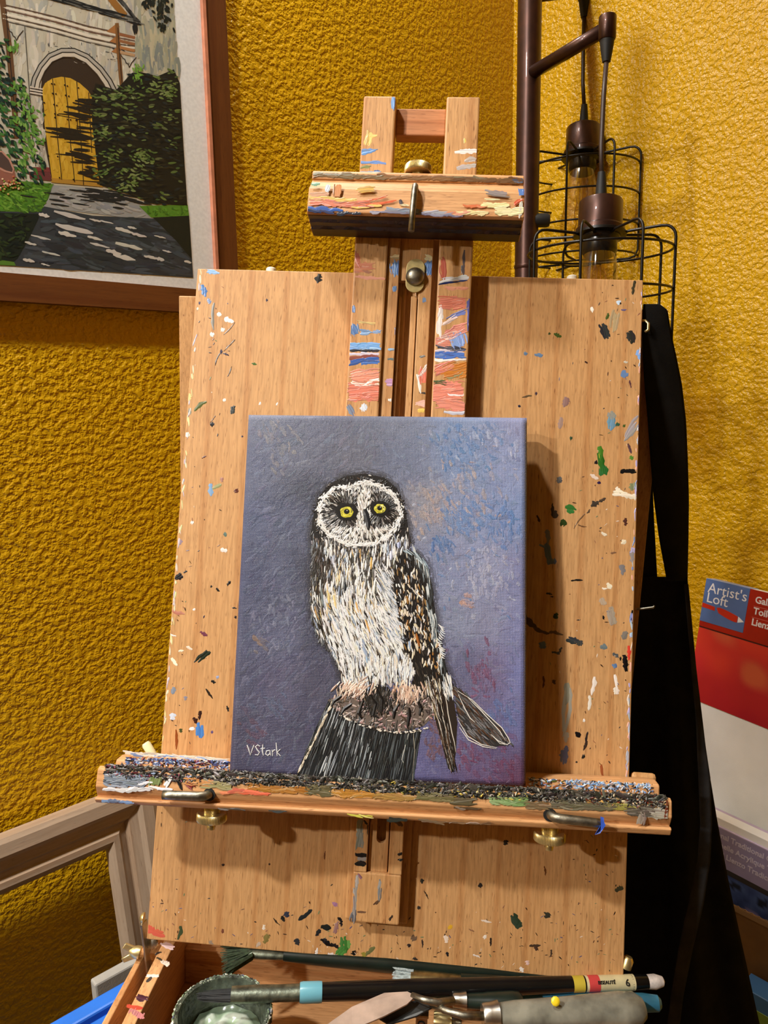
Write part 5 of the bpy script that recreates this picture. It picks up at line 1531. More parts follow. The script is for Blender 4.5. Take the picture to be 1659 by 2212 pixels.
# glazing
mg, nt, p = new_mat('picture_glass')
nt.nodes.remove(p)
tr_, gl, mx, fr = N(nt, 'ShaderNodeBsdfTransparent'), N(nt, 'ShaderNodeBsdfGlossy'), N(nt, 'ShaderNodeMixShader'), N(nt, 'ShaderNodeLayerWeight')
gl.inputs['Roughness'].default_value = 0.02
fr.inputs['Blend'].default_value = 0.12
fm = N(nt, 'ShaderNodeMath', operation='MULTIPLY')
fm.inputs[1].default_value = 0.25
nt.links.new(fr.outputs['Facing'], fm.inputs[0])
nt.links.new(fm.outputs[0], mx.inputs[0])
nt.links.new(tr_.outputs[0], mx.inputs[1])
nt.links.new(gl.outputs[0], mx.inputs[2])
nt.links.new(mx.outputs[0], nt.nodes['Material Output'].inputs[0])
box('glass_pane', (x0 + wdr, fb0, mw + .0018), (fr0, y1 - wdb, mw + .0036), mg, pic, bev=0)

# ================================================================== floor lamp with caged pendants
pz = at_depth(1140.5, 300, 1.04)
LB = Vector((pz.x, pz.y, 0))
lamp = root('floor_lamp', 'dark bronze floor lamp with two wire-caged hanging bulbs', 'lamp', Matrix.Translation(LB))
PR = 0.0162
lathe('pole', [(PR, 0.02), (PR, 2.02), (PR * .8, 2.03)], (0, 0, 0), (0, 0, 1), M_bronze, lamp, seg=40)
lathe('base', [(0.15, 0.0), (0.15, 0.012), (0.145, 0.018), (0.03, 0.024), (0.02, 0.04)], (0, 0, 0), (0, 0, 1), M_bronze, lamp, seg=48)
lathe('collar', [(PR * 1.02, 0), (PR * 1.08, 0.003), (PR * 1.02, 0.006)], (0, 0, at_depth(1140, 577, 1.05).z), (0, 0, 1), M_bronze, lamp, seg=40)
sw = at_depth(1166, 475, 1.05) - LB
lathe('switch_knob', [(0.009, -0.004), (0.0095, 0.0), (0.0095, 0.014), (0.0085, 0.017)], (PR * .8, -PR * .3, sw.z), (1, 0.05, 0), M_rubber, lamp, seg=24)
mglass, nt, p = new_mat('amber_bulb_glass')      # thin blown glass: mostly clear, shinier at the edge
nt.nodes.remove(p)
tr_, gl, mx, fr = N(nt, 'ShaderNodeBsdfTransparent'), N(nt, 'ShaderNodeBsdfGlossy'), N(nt, 'ShaderNodeMixShader'), N(nt, 'ShaderNodeLayerWeight')
tr_.inputs['Color'].default_value = (0.93, 0.86, 0.70, 1)
gl.inputs['Roughness'].default_value = 0.06
fr.inputs['Blend'].default_value = 0.30
fm = N(nt, 'ShaderNodeMath', operation='MULTIPLY_ADD')
fm.inputs[1].default_value = 0.55
fm.inputs[2].default_value = 0.07
nt.links.new(fr.outputs['Facing'], fm.inputs[0])
nt.links.new(fm.outputs[0], mx.inputs[0])
nt.links.new(tr_.outputs[0], mx.inputs[1])
nt.links.new(gl.outputs[0], mx.inputs[2])
nt.links.new(mx.outputs[0], nt.nodes['Material Output'].inputs[0])
M_socket = plain('black_phenolic_socket', (26, 22, 18), 0.25, 0, .1, 90)
M_fil = plain('carbon_filament', (150, 96, 40), 0.5, 0.3)


def pendant(head, cap_top, cap_bot, capr, depth, cage_r, cage_h, attach_z, arm_root):
    """head: arm-end centre; everything hangs straight below"""
    H = head - LB
    arm = tube('arm', [arm_root - LB, H - (H - (arm_root - LB)).normalized() * 0.008], 0.0085 * 1.0, M_bronze, lamp, seg=20)
    lathe('arm_end', [(0.0095, -0.0135), (0.0105, -0.012), (0.0105, 0.012), (0.0095, 0.0135)], H, (0, 0, 1), M_bronze, arm, seg=28)
    lathe('strain_relief', [(0.0088, -0.0135), (0.0078, -0.022), (0.0050, -0.038)], H, (0, 0, 1), M_rubber, arm, seg=20)
    ct, cb = cap_top - LB, cap_bot - LB
    tube('cord', [H + Vector((0, 0, -0.036)), H * .6 + ct * .4 + Vector((-.0015, 0, 0)), H * .3 + ct * .7 + Vector((-.002, 0, .006)), ct + Vector((0, 0, 0.03))], 0.0030, M_cord, lamp, seg=10)
    lathe('strain_relief', [(0.0046, 0.034), (0.0062, 0.018), (0.0072, 0.0)], ct, (0, 0, 1), M_rubber, lamp, seg=20)
    ch = (ct - cb).length
    ax = (ct - cb).normalized()
    cup = lathe('socket_cup', [(capr * .96, ch), (capr, ch - .0015), (capr, .004), (capr * 1.12, .001), (capr * 1.12, -.004), (capr * .8, -.006)], cb, ax, M_bronze, lamp, seg=40)
    lathe('socket', [(capr * .92, -.004), (capr * .94, -.010), (capr * .86, -.013), (capr * .80, -.014), (capr * .80, -.026), (capr * .70, -.030)], cb, ax, M_socket, cup, seg=36)
    bulb = lathe('bulb', [(capr * .66, -.026), (capr * .78, -.036), (capr * .86, -.056), (capr * 1.02, -.088), (capr * 1.18, -.108), (capr * 1.16, -.122), (capr * .92, -.138), (capr * .5, -.148), (capr * .1, -.152)], cb, ax, mglass, lamp, seg=36)
    for s in range(4):
        t = PI / 2 * s
        tube('filament', [cb - ax * (.045 + .08 * k / 5) + Vector((math.cos(t), math.sin(t), 0)) * (.006 + .004 * (k % 2)) for k in range(6)], 0.0005, M_fil, bulb, seg=5)
    cage = lathe('cage', [(capr * 1.12, -.0035), (capr * 1.2, -.0045), (capr * 1.2, -.0075), (capr * 1.0, -.0085)], cb, ax, M_wire, lamp, seg=40)
    zt = -.012
    ttop = cb + Vector((0, 0, zt))
    for k in range(8):
        t = 2 * PI * k / 8 + 0.28
        d = Vector((math.cos(t), math.sin(t), 0))
        pts = [ttop + d * capr * 1.05 + Vector((0, 0, .006)), ttop + d * (capr * 1.3) + Vector((0, 0, .008)), ttop + d * (cage_r - .016) + Vector((0, 0, .010))]
        for a in range(5):
            q = PI / 2 * (a + 1) / 5
            pts.append(ttop + d * (cage_r - .014 + .014 * math.sin(q)) + Vector((0, 0, -.004 + .014 * math.cos(q))))
        pts.append(ttop + d * cage_r + Vector((0, 0, -cage_h)))
        pts.append(ttop + d * (cage_r - .004) + Vector((0, 0, -cage_h - .009)))
        pts.append(ttop + d * (cage_r - .014) + Vector((0, 0, -cage_h - .012)))
        pts.append(ttop + d * (cage_r * .35) + Vector((0, 0, -cage_h - .012)))
        tube('cage_rib', pts, 0.0017, M_wire, cage, seg=8)
    for k in range(4):
        z = -.013 - (cage_h - .006) * k / 3
        rr = cage_r - (.0015 if k else .0022)
        tube('cage_ring', [ttop + Vector((rr * math.cos(2 * PI * i / 48), rr * math.sin(2 * PI * i / 48), z)) for i in range(48)], 0.0015, M_wire, cage, seg=7, closed=True)
    tube('cage_ring', [ttop + Vector((cage_r * .35 * math.cos(2 * PI * i / 24), cage_r * .35 * math.sin(2 * PI * i / 24), -cage_h - .012)) for i in range(24)], 0.0015, M_wire, cage, seg=7, closed=True)


# near pendant, hanging towards us
nd = 0.905
hd = at_depth(1312, 60, nd)
pendant(hd, at_depth(1298, 436, nd), at_depth(1296, 498, nd), 46.5 * nd / F, nd, 156 * nd / F, 0.150, 0, at_depth(1152, 156, 1.015))
# far pendant, its arm above the picture
fdp = 1.165
hd2 = at_depth(1263, -20, fdp)
pendant(hd2, at_depth(1261, 277, fdp), at_depth(1259, 331, fdp), 37 * fdp / F, fdp, 122 * fdp / F, 0.140, 0, at_depth(1142, -8, 1.04))
# ================================================================== black apron hung beside the board
M_cloth = plain('black_cotton', (27, 26, 25), 0.92, 0, .2, 60, 0.3, 1400, spec=0.12)
M_hem = plain('black_cotton_binding', (54, 53, 53), 0.85, 0, .15, 60, 0.3, 1400, spec=0.15)
apron = root('apron', 'black cloth apron hanging from the right edge of the easel', 'apron', Matrix.Translation(at_depth(1430, 680, 0.60)))
AI = apron.matrix_world.inverted()


def sheet(name, rows, mat, parent, thick=0.0012, nx=14, fold=None):
    """rows: list of (xl, dl, xr, dr, y): left and right pixel with their depths at height y"""
    vs, fs = [], []
    for j, (xl, dl, xr, dr, y) in enumerate(rows):
        for i in range(nx + 1):
            t = i / nx
            d = dl + (dr - dl) * t
            if fold:
                d += fold(t, j / (len(rows) - 1))
            vs.append(AI @ at_depth(xl + (xr - xl) * t, y, d))
    for j in range(len(rows) - 1):
        for i in range(nx):
            a = j * (nx + 1) + i
            fs.append((a, a + nx + 1, a + nx + 2, a + 1))
    o = mesh(name, vs, fs, mat, parent, smooth=True)
    md = o.modifiers.new('thickness', 'SOLIDIFY')
    md.thickness = thick
    md.offset = 0
    return o


def dens(rows, n):
    out = []
    for k in range(n + 1):
        t = k / n * (len(rows) - 1)
        i = min(int(t), len(rows) - 2)
        f = t - i
        f = f * f * (3 - 2 * f) if False else f
        out.append(tuple(a + (b - a) * f for a, b in zip(rows[i], rows[i + 1])))
    return out


# neck strap: outer band in front, inner band behind it, joined over the hook
sheet('neck_strap', dens([(1390, .5765, 1424, .580, 657), (1389, .5765, 1441, .582, 670), (1388, .577, 1449, .586, 720), (1389, .580, 1460, .590, 770), (1393, .584, 1472, .596, 830), (1400, .590, 1481, .602, 910), (1406, .596, 1485, .608, 1000), (1413, .604, 1487, .616, 1080), (1424, .614, 1486, .624, 1165), (1440, .628, 1484, .634, 1254)], 40), M_cloth, apron,
      fold=lambda t, s: -.004 * math.sin(PI * t) * s)
sheet('neck_strap', dens([(1402, .622, 1408, .624, 1010), (1392, .630, 1411, .632, 1100), (1384, .638, 1416, .640, 1190), (1376, .648, 1420, .644, 1252)], 14), M_cloth, apron, nx=6)


def folds(t, s):
    return s * (-.018 * math.sin(t * 9.0 + 2.4 * s) * min(1, 1.6 * s + .15) - .008 * math.sin(t * 19 + s * 3)) - .004


body = sheet('apron_body', dens([(1372, .650, 1485, .636, 1246), (1362, .655, 1491, .638, 1330), (1352, .660, 1499, .642, 1400), (1340, .668, 1511, .646, 1500), (1326, .676, 1527, .652, 1640), (1314, .684, 1548, .658, 1770), (1300, .692, 1572, .664, 1900), (1290, .70, 1602, .670, 2040), (1280, .71, 1640, .676, 2212), (1270, .72, 1710, .684, 2500)], 60), M_cloth, apron, nx=40, fold=folds)
hem_rows = [(1478, .634, 1487, .633, 1262), (1484, .632, 1493, .632, 1330), (1494, .631, 1503, .632, 1440), (1504, .628, 1516, .628, 1560), (1509, .624, 1534, .624, 1680), (1513, .622, 1538, .622, 1780), (1507, .620, 1534, .620, 1860), (1488, .617, 1520, .617, 1950), (1466, .614, 1496, .614, 2050), (1450, .611, 1476, .611, 2150), (1440, .609, 1466, .609, 2230), (1420, .606, 1446, .606, 2400)]
sheet('binding', dens(hem_rows, 44), M_hem, apron, nx=4, fold=lambda t, s: -.004)

# ================================================================== bought canvases standing in a carton by the right wall
def lean_frame(px, py, off_wall, ang, lean):
    """frame of a flat thing leaning near the right wall: origin at its top left corner"""
    r = ray(px, py)
    n = RW.W
    t = ((RW.O + n * off_wall - CAM).dot(n)) / r.dot(n)
    P0 = CAM + r * t
    a = math.radians(ang)
    U = Vector((math.sin(a), -math.cos(a), 0))
    Nn = Vector((-math.cos(a), -math.sin(a), 0))          # faces the room
    V = (UPW * math.cos(lean) - Nn * math.sin(lean))
    return Frame(P0, U, V)


def text(body_, size, x, y, w, mat, parent, bold=0.0, shear=0.0, sx=1.0, label=None):
    cu = bpy.data.curves.new('lettering', 'FONT')
    cu.body = body_
    cu.size = size
    cu.extrude = 0.00015
    cu.offset = bold
    cu.shear = shear
    cu.materials.append(mat)
    cu.resolution_u = 3
    tmp = bpy.data.objects.new('lettering_curve', cu)
    me = bpy.data.meshes.new_from_object(tmp)
    bpy.data.objects.remove(tmp)
    bpy.data.curves.remove(cu)
    me.name = 'lettering'
    if not me.materials:
        me.materials.append(mat)
    o = link('lettering', me, parent)
    o.location = (x, y, w)
    o.scale = (sx, 1, 1)
    if label:
        o['label'] = label
    return o


M_white_canvas = plain('primed_canvas', (246, 246, 242), 0.8, 0, .04, 12, 0.15, 900)
M_red = plain('red_print', (168, 30, 18), 0.35, 0, .05, 40)
M_blue = plain('slate_blue_print', (84, 112, 166), 0.35, 0, .04, 40)
M_txt = plain('white_print', (238, 236, 236), 0.5)
M_dkline = plain('dark_red_gap', (70, 12, 8), 0.6)
G = lean_frame(1528, 1250, 0.045, 30.0, 0.17)
pack = root('canvas_pack', 'shrink-wrapped white canvas with red and blue label by the right wall', 'canvas', G.M)
SC = (G.hit(1659, 1390).x - G.hit(1528, 1250).x) / 131.0 if False else None
gh = lambda x, y: G.hit(x, y, 0.0)
gw, ghh = 0.24, 0.40
box('stretched_canvas', (0, -ghh, -0.018), (gw, 0, 0), M_white_canvas, pack, bev=0.0015)
yb = gh(1514, 1353).y                     # foot of the red banner
yl = gh(1508, 1512).y                     # foot of the label
label_card = box('label_banner', (-0.0003, yb + 0.0008, 0.0002), (gw, 0.0004, 0.0012), M_red, pack, bev=0.0002)
sqx = gh(1621, 1279).x
sqy = gh(1611, 1357).y
sqb = gh(1514, 1340).y
box('logo_square', (-0.0004, sqb, 0.0012), (sqx, 0.0004, 0.0016), M_blue, label_card, bev=0.0001)
box('logo_square', (-0.0004, -0.0002, -0.018), (sqx, 0.0006, 0.0012), plain('pale_blue_print', (150, 172, 210), 0.35), label_card, bev=0.0001)
hsq = -sqb
text("Artist's", hsq * 0.33, sqx * 0.07, -hsq * 0.30, 0.0017, M_txt, label_card, 0.0, sx=1.05, label="white lettering reading Artist's")
text('Loft', hsq * 0.33, sqx * 0.07, -hsq * 0.53, 0.0017, M_txt, label_card, 0.0, sx=1.05, label='white lettering reading Loft')
# the little red paintbrush across the square
def flat(name, pts, w0, w1, mat, parent):
    return plate(name, pts, w0, w1, mat, parent, bev=0)


M_red2 = plain('bright_red_print', (196, 44, 22), 0.4)
yy = -hsq * 0.66
flat('brush_handle', [(0, yy + .09 * hsq), (.30 * sqx, yy + .06 * hsq), (.31 * sqx, yy - .03 * hsq), (0, yy - .015 * hsq)], .0016, .0018, M_red2, label_card)
flat('brush_body', [(.34 * sqx, yy + .05 * hsq)] + [(sqx * (.40 + .44 * k / 6), yy + hsq * (.075 - .09 * (k / 6) ** 1.5)) for k in range(7)] + [(sqx * .84, yy - hsq * .15)] + [(sqx * (.80 - .40 * k / 5), yy - hsq * (.155 - .10 * (k / 5) ** 1.6)) for k in range(6)], .0016, .0018, M_red2, label_card)
flat('brush_tip', [(.85 * sqx, yy - .01 * hsq), (.985 * sqx, yy - .10 * hsq), (.85 * sqx, yy - .15 * hsq)], .0016, .0018, M_txt, label_card)
for i, s in enumerate(('Gallery', 'Toile', 'Lienzo')):
    text(s, hsq * 0.21, sqx * 1.14, -hsq * (0.27 + 0.25 * i), 0.0013, M_txt, label_card, 0.0003, label='white lettering reading ' + s)
    if i < 2:
        box('rule', (sqx * 1.13, -hsq * (0.355 + 0.25 * i), .0012), (gw, -hsq * (0.345 + 0.25 * i), .0014), plain('pink_rule', (214, 120, 110), .5), label_card, bev=0)
box('label_gap', (-0.0002, yb - 0.0012, 0.0002), (gw, yb + 0.0008, 0.0006), M_dkline, pack, bev=0)
# crimson picture on the lower half of the label
vs, fs, cs = [], [], []
random.seed(9)
for j in range(25):
    for i in range(41):
        u, v = gw * i / 40, yb - .0012 + (yl - yb) * j / 24
        vs.append((u, v, 0.0009))
        n1 = noise.noise(Vector((u * 22, v * 22, 3.3)))
        t = j / 24
        c = lerp((214, 58, 44), (176, 22, 44), max(0, min(1, t + n1 * .5)))
        if n1 > .15:
            c = lerp(c, (206, 92, 60), min(1, (n1 - .15) * 2.5))
        cs.append(c)
for j in range(24):
    for i in range(40):
        a = j * 41 + i
        fs.append((a, a + 41, a + 42, a + 1))
mesh('label_picture', vs, fs, M_print, pack, smooth=True, cols=cs, label='crimson abstract picture')

# lilac covered pad standing in front of it
Hf = lean_frame(1556, 1768, 0.175, 36.0, 0.10)
pad = root('paper_pad', 'lilac covered pad with a blue landscape in front of the white canvas', 'pad', Hf.M)
M_lil = plain('lilac_card', (150, 140, 172), 0.5, 0, .04, 40)
M_lil_lit = plain('lit_lilac_card', (196, 180, 208), 0.5, 0, .04, 40)  # paler for the top fold: light from above put into the colour
M_ltx = plain('pale_lilac_print', (206, 198, 214), 0.6)
hh = lambda x, y: Hf.hit(x, y, 0.0)
pt_ = -0.022
U0, U1 = -0.06, 0.20
yc = hh(1586, 1886).y
yd = hh(1588, 1898).y
ye = hh(1600, 1975).y - 0.06
box('page_block', (U0, ye, pt_), (U1, -0.0004, -0.0006), M_white_canvas, pad, bev=0.0006)
yq = hh(1565, 1792).y
tp = 0.012
cov = box('cover', (U0, yc, 0), (U1, yq, 0.0012), M_lil, pad, bev=0.0003)
prism('top_fold', [(U0, 0, pt_), (U0, 0.001, pt_), (U0, yq + .001, .0013), (U0, yq - .0002, .0012)], [(U1, 0, pt_), (U1, 0.001, pt_), (U1, yq + .001, .0013), (U1, yq - .0002, .0012)], M_lil_lit, pad, bev=0)
for i, s in enumerate(('Professional Traditional Canvas', 'Traditionnelle Acrylique Toile', 'Profesional Lienzo Tradicional')):
    text(s, 0.0098, hh(1500, 1800).x, yq - 0.0125 - .0125 * i, 0.0013, M_ltx, cov, 0.0002, label='blurred pale lettering')
box('dark_band', (U0, yd, 0), (U1, yc, 0.0010), plain('charcoal_print', (52, 48, 46), 0.5), pad, bev=0)
vs, fs, cs = [], [], []
for j in range(31):
    for i in range(61):
        u, v = U0 + (U1 - U0) * i / 60, yd + (ye - yd) * j / 30
        vs.append((u, v, 0.0009))
        n1 = noise.noise(Vector((u * 40, v * 70, 1.1))) + .4 * noise.noise(Vector((u * 110, v * 140, 2.1)))
        t = j / 30
        c = lerp((88, 112, 166), (50, 62, 104), max(0, min(1, .5 + n1)))
        if n1 < -.35:
            c = (40, 44, 56)
        if t > .30 + .08 * n1:
            c = lerp((150, 142, 186), (104, 92, 146), max(0, min(1, .5 + n1)))
        cs.append(c)
for j in range(30):
    for i in range(60):
        a = j * 61 + i
        fs.append((a, a + 61, a + 62, a + 1))
mesh('cover_picture', vs, fs, M_print, pad, smooth=True, cols=cs, label='blue and violet landscape print')

# open carton holding both
M_card = plain('brown_cardboard', (120, 86, 42), 0.85, 0, .08, 30)
M_corr = plain('corrugated_edge', (150, 120, 82), 0.9)
Cf = lean_frame(1598, 1964, 0.225, 41.0, 0.0)
cart = root('cardboard_carton', 'open brown cardboard carton holding the canvas and the lilac pad', 'carton', Matrix.Translation(Vector((Cf.O.x, Cf.O.y, 0))) @ Cf.M.to_3x3().to_4x4())
zc = Cf.O.z
L0, L1, DP = -0.12, 0.34, 0.185
for (a, b) in (((L0, 0, -.004), (L1, zc, 0)), ((L0, 0, -DP), (L0 + .004, zc, -.004)), ((L1 - .004, 0, -DP), (L1, zc, -.004)), ((L0 + .004, 0, -DP), (L1 - .004, zc - .2, -DP + .004))):
    box('carton_panel', a, b, M_card, cart, bev=0.0003)
box('carton_bottom', (L0, zc - 0.42, -DP), (L1, zc - 0.416, -.004), M_card, cart, bev=0)
zig = []
n = 110
for k in range(n + 1):
    u = L0 + (L1 - L0) * k / n
    zig.append((u, zc + .0005, -.002 + (.0016 if k % 2 else -.0016)))
tube('corrugation', zig, 0.0005, M_corr, cart, seg=5)
box('carton_liner', (L0, zc - .006, 0), (L1, zc + .0012, .0005), M_corr, cart, bev=0)
# small printed packet in the bottom corner
Kf = lean_frame(1636, 2150, 0.26, 41.0, 0.0)
pk = root('printed_packet', 'small blue and green printed packet at the bottom right corner', 'packet', Matrix.Translation(Vector((Kf.O.x, Kf.O.y, 0))) @ Kf.M.to_3x3().to_4x4())
zk = Kf.O.z
box('packet_box', (-0.02, 0, -0.03), (0.16, zk, 0), plain('sky_blue_print', (70, 118, 170), .4), pk, bev=.001)
box('green_band', (-0.0205, zk - .09, -0.0302), (0.1605, zk - .02, 0.0005), plain('green_print', (128, 156, 50), .4), pk, bev=.0003)

# ================================================================== things leaning on the left wall
def left_frame(px, py, off_wall, lean):
    """origin at a top right corner; U runs along the left wall away from us"""
    n = -LW.W
    r = ray(px, py)
    t = ((LW.O + n * off_wall - CAM).dot(n)) / r.dot(n)
    P0 = CAM + r * t
    V = UPW * math.cos(lean) - n * math.sin(lean)
    return Frame(P0, D1, V)


M_raw = wood('raw_pale_frame_wood', (150, 128, 106), (172, 150, 126), (190, 168, 144), 1, .7, .6, .4)
M_raw_x = wood('raw_pale_frame_wood_across', (150, 128, 106), (172, 150, 126), (190, 168, 144), 0, .7, .6, .4)
Q = left_frame(322, 1681, 0.03, 0.17)
wfr = root('wooden_frame', 'unfinished pale wooden frame leaning under the framed picture', 'frame', Q.M)
hgt = (Q.O.z) / math.cos(0.17) - 0.004
ww, rw = 0.95, 0.060
# moulded section: outer fillet, cove, inner bead  (distance from outer edge, height)
sect = [(d * 1.32, z * 1.15) for d, z in [(0, -.006), (0, .010), (.004, .012), (.014, .012), (.018, .008), (.026, .006), (.029, .0015), (.033, .001), (.036, .005), (.041, .005), (.046, .001), (.046, -.006)]]


def rail_(name, c0, c1, along, inward, mat):
    a, b = [], []
    for d, z in sect:
        for lst, c, s in ((a, c0, 1), (b, c1, -1)):
            p = Vector((c[0], c[1], 0)) + inward * d + along * d * s
            lst.append((p.x, p.y, z))
    prism(name, a, b, mat, wfr, bev=0)


X, Yv = Vector((1, 0, 0)), Vector((0, 1, 0))
rail_('frame_rail', (-ww, 0), (0, 0), X, -Yv, M_raw_x)
rail_('frame_rail', (0, 0), (0, -hgt), -Yv, -X, M_raw)
rail_('frame_rail', (0, -hgt), (-ww, -hgt), -X, Yv, M_raw_x)
rail_('frame_rail', (-ww, -hgt), (-ww, 0), Yv, X, M_raw)

M_grey = plain('grey_primed_canvas', (150, 146, 138), 0.8, 0, .05, 40, .15, 700)
gq = left_frame(205, 2128, 0.20, 0.05)
gp = root('grey_canvas', 'grey canvas panel standing between the gold wall and the blue bin', 'canvas', gq.M)
gh2 = gq.O.z / math.cos(.08) - .003
box('canvas_face', (0, -gh2, -.012), (0.34, 0, 0), M_grey, gp, bev=.002)
box('stretcher_bar', (0.02, -.06, -.02), (0.32, -.02, -.012), M_raw_x, gp, bev=.001)

M_bin = plain('blue_plastic', (34, 102, 196), 0.4, 0, .06, 30)
# the bin's rim runs along the same wall
bq = left_frame(303, 2106, 0.28, 0.0)
bn = root('storage_bin', 'blue plastic storage bin with ridged lid beside the easel box', 'bin', Matrix.Translation(Vector((bq.O.x, bq.O.y, 0))) @ bq.M.to_3x3().to_4x4())
zb = bq.O.z
box('bin_body', (-0.36, 0, 0.012), (0.02, zb - .03, 0.10), M_bin, bn, bev=.006)
lid_ = box('bin_lid', (-0.38, zb - .03, 0), (0.03, zb - .004, 0.112), M_bin, bn, bev=.004)
for k in range(6):
    w = .0 + .018 * k
    box('ridge', (-0.375, zb - .006, w + .001), (0.028, zb + (.004 if k % 2 == 0 else .0), w + .0165), M_bin, lid_, bev=.002)

# ================================================================== tools in the box
def loose(name, label, cat, P0, group=None):
    r = root(name, label, cat, Matrix.Translation(P0), group)
    return r


def TP(px, py, dv):
    """point above the box rim by dv, in the world"""
    return B.M @ B.plane(px, py, 1, vTop + dv)


def turned(name, r, P0, axis, prof, mat, seg=20, squash=None, label=None):
    return lathe(name, prof, P0 - r.matrix_world.translation, axis, mat, r, seg=seg, squash=squash, label=label)


bup = B.V
M_blackl = plain('black_lacquer', (16, 16, 16), 0.18, 0, .1, 80)
M_teal = plain('teal_band', (104, 166, 182), 0.3)
M_green = plain('dark_green_lacquer', (22, 32, 26), 0.3, 0, .15, 90)
M_hairg = plain('green_stained_bristle', (52, 66, 44), 0.8, 0, .3, 400)
M_hairw = plain('pale_bristle', (160, 172, 172), 0.7, 0, .25, 500)
M_hairk = plain('dark_bristle', (24, 25, 25), 0.7, 0, .3, 500)
M_ferr = plain('smeared_ferrule', (112, 118, 104), 0.4, .9, .25, 200, .2)
M_tealh = plain('blue_green_lacquer', (56, 120, 150), 0.3, 0, .06, 80)
M_grip = plain('grey_scuffed_wood_grip', (112, 110, 98), 0.25, 0, .25, 60, .1, 200)
M_blade = plain('paint_smeared_blade', (186, 164, 148), 0.45, .35, .12, 70)
M_bladek = plain('dark_paint_smeared_blade', (52, 52, 50), 0.4, .5, .3, 90)
M_lab = plain('cream_printed_label', (214, 204, 160), 0.5, 0, .05, 90)


def clump(r, name, P0, axis, spread, length, wid, mat, n=60, flatn=None):
    """bristles as real hairs fanning from the ferrule"""
    random.seed(len(name) * 7 + n)
    vs, fs = [], []
    a = axis.normalized()
    s = a.cross(flatn).normalized()
    q = s.cross(a)
    for i in range(n):
        t = random.uniform(-1, 1)
        o = P0 + s * t * wid * .5 + q * random.uniform(-.25, .25) * wid
        e = o + a * length * random.uniform(.85, 1.05) + s * t * spread + q * random.uniform(-.2, .2) * wid
        b = len(vs)
        w = wid * .06
        for p, k in ((o, 1.0), ((o + e) / 2, 1.0), (e, .4)):
            vs.extend([p + s * w * k, p + q * w * k, p - s * w * k, p - q * w * k])
        for l in range(2):
            for m in range(4):
                fs.append((b + l * 4 + m, b + l * 4 + (m + 1) % 4, b + l * 4 + 4 + (m + 1) % 4, b + l * 4 + 4 + m))
    L0_ = r.matrix_world.translation
    return mesh(name, [v - L0_ for v in vs], fs, mat, r, kind='stuff')


# long black brush lying across the box
p0, p1 = TP(590, 2146, .013), TP(1432, 2120, .009)
ax = (p1 - p0).normalized()
Lg = (p1 - p0).length
br1 = loose('paint_brush', 'long black paint brush with a teal ring and a cream size label', 'brush', p0, 'brushes lying across the easel box')
turned('ferrule', br1, p0, ax, [(.0058, -.028), (.0062, -.01), (.0058, .004), (.0060, .018)], M_ferr, squash=(bup, .8))
turned('ring', br1, p0, ax, [(.0062, .018), (.0066, .02), (.0066, .031), (.0064, .033)], M_teal)
turned('handle', br1, p0, ax, [(.0058, .033), (.0061, .06), (.0064, .10), (.0060, .16), (.0054, .20), (.0049, Lg - .030)], M_blackl, seg=24)
lab = turned('size_label', br1, p0, ax, [(.0052, Lg - .075), (.0052, Lg - .022)], M_lab, seg=24)
turned('handle_end', br1, p0, ax, [(.0052, Lg - .024), (.0048, Lg - .012)], M_blackl)
turned('tip', br1, p0, ax, [(.0046, Lg - .012), (.0050, Lg - .006), (.0034, Lg - .0005), (.001, Lg + .001)], plain('chipped_white_paint', (214, 206, 202), .5, 0, .1, 300))
clump(br1, 'bristles', p0 - ax * .026, -ax, -.0035, .024, .010, M_hairk, 60, bup)
tn = (CAM - p1).normalized()
tn = (tn - tn.dot(ax) * ax).normalized()
tside = tn.cross(ax)
for (s, sz, d, lat) in (('6', .0062, .030, -.0022), ('BISEAUT\u00c9', .0030, .050, -.0006)):
    o = text(s, sz, 0, 0, 0, M_rubber, br1, .00008, label='small black lettering reading ' + s)
    q = p0 + ax * (Lg - d) + tn * .0054 + tside * lat - p0
    o.matrix_local = Matrix((ax, tside, tn)).transposed().to_4x4()
    o.location = q
for (d, w, c) in ((.064, .010, (200, 180, 60)), (.052, .008, (206, 70, 70))):
    q = p0 + ax * (Lg - d) + tn * .0052 - p0
    lathe('colour_patch', [(.0053, 0), (.0053, w)], ax * (Lg - d - w / 2), ax, plain('label_ink_%d' % c[0], c, .5), br1, seg=24)

# fan of dark green bristles under the board's foot, handle running right
p0, p1 = TP(545, 2057, .004), TP(1210, 2112, .006)
ax = (p1 - p0).normalized()
Lg = (p1 - p0).length
br2 = loose('paint_brush', 'dark green brush with splayed bristles lying against the foot of the board', 'brush', p0, 'brushes lying across the easel box')
turned('ferrule', br2, p0, ax, [(.0050, -.002), (.0052, .004), (.0044, .02), (.0040, .024)], M_ferr, squash=(bup, .7))
turned('handle', br2, p0, ax, [(.0042, .024), (.0056, .06), (.0062, .10), (.0050, .17), (.0034, Lg)], M_green)
clump(br2, 'bristles', p0, -ax + B.W * .35 - bup * .1, .012, .022, .012, M_hairg, 90, bup)

# stubby brush with pale hair behind the black one
p0, p1 = TP(893, 2108, .004), TP(1240, 2134, .004)
ax = (p1 - p0).normalized()
Lg = (p1 - p0).length
br3 = loose('paint_brush', 'flat brush with pale square bristles half hidden behind the black brush', 'brush', p0, 'brushes lying across the easel box')
turned('ferrule', br3, p0, ax, [(.0048, -.002), (.0048, .02), (.0040, .034)], plain('brassy_ferrule', (150, 134, 92), .4, .9, .2, 200), squash=(bup, .6))
turned('handle', br3, p0, ax, [(.0042, .034), (.0048, .06), (.0040, Lg)], M_green)
clump(br3, 'bristles', p0, -ax, .001, .015, .011, M_hairw, 70, bup)

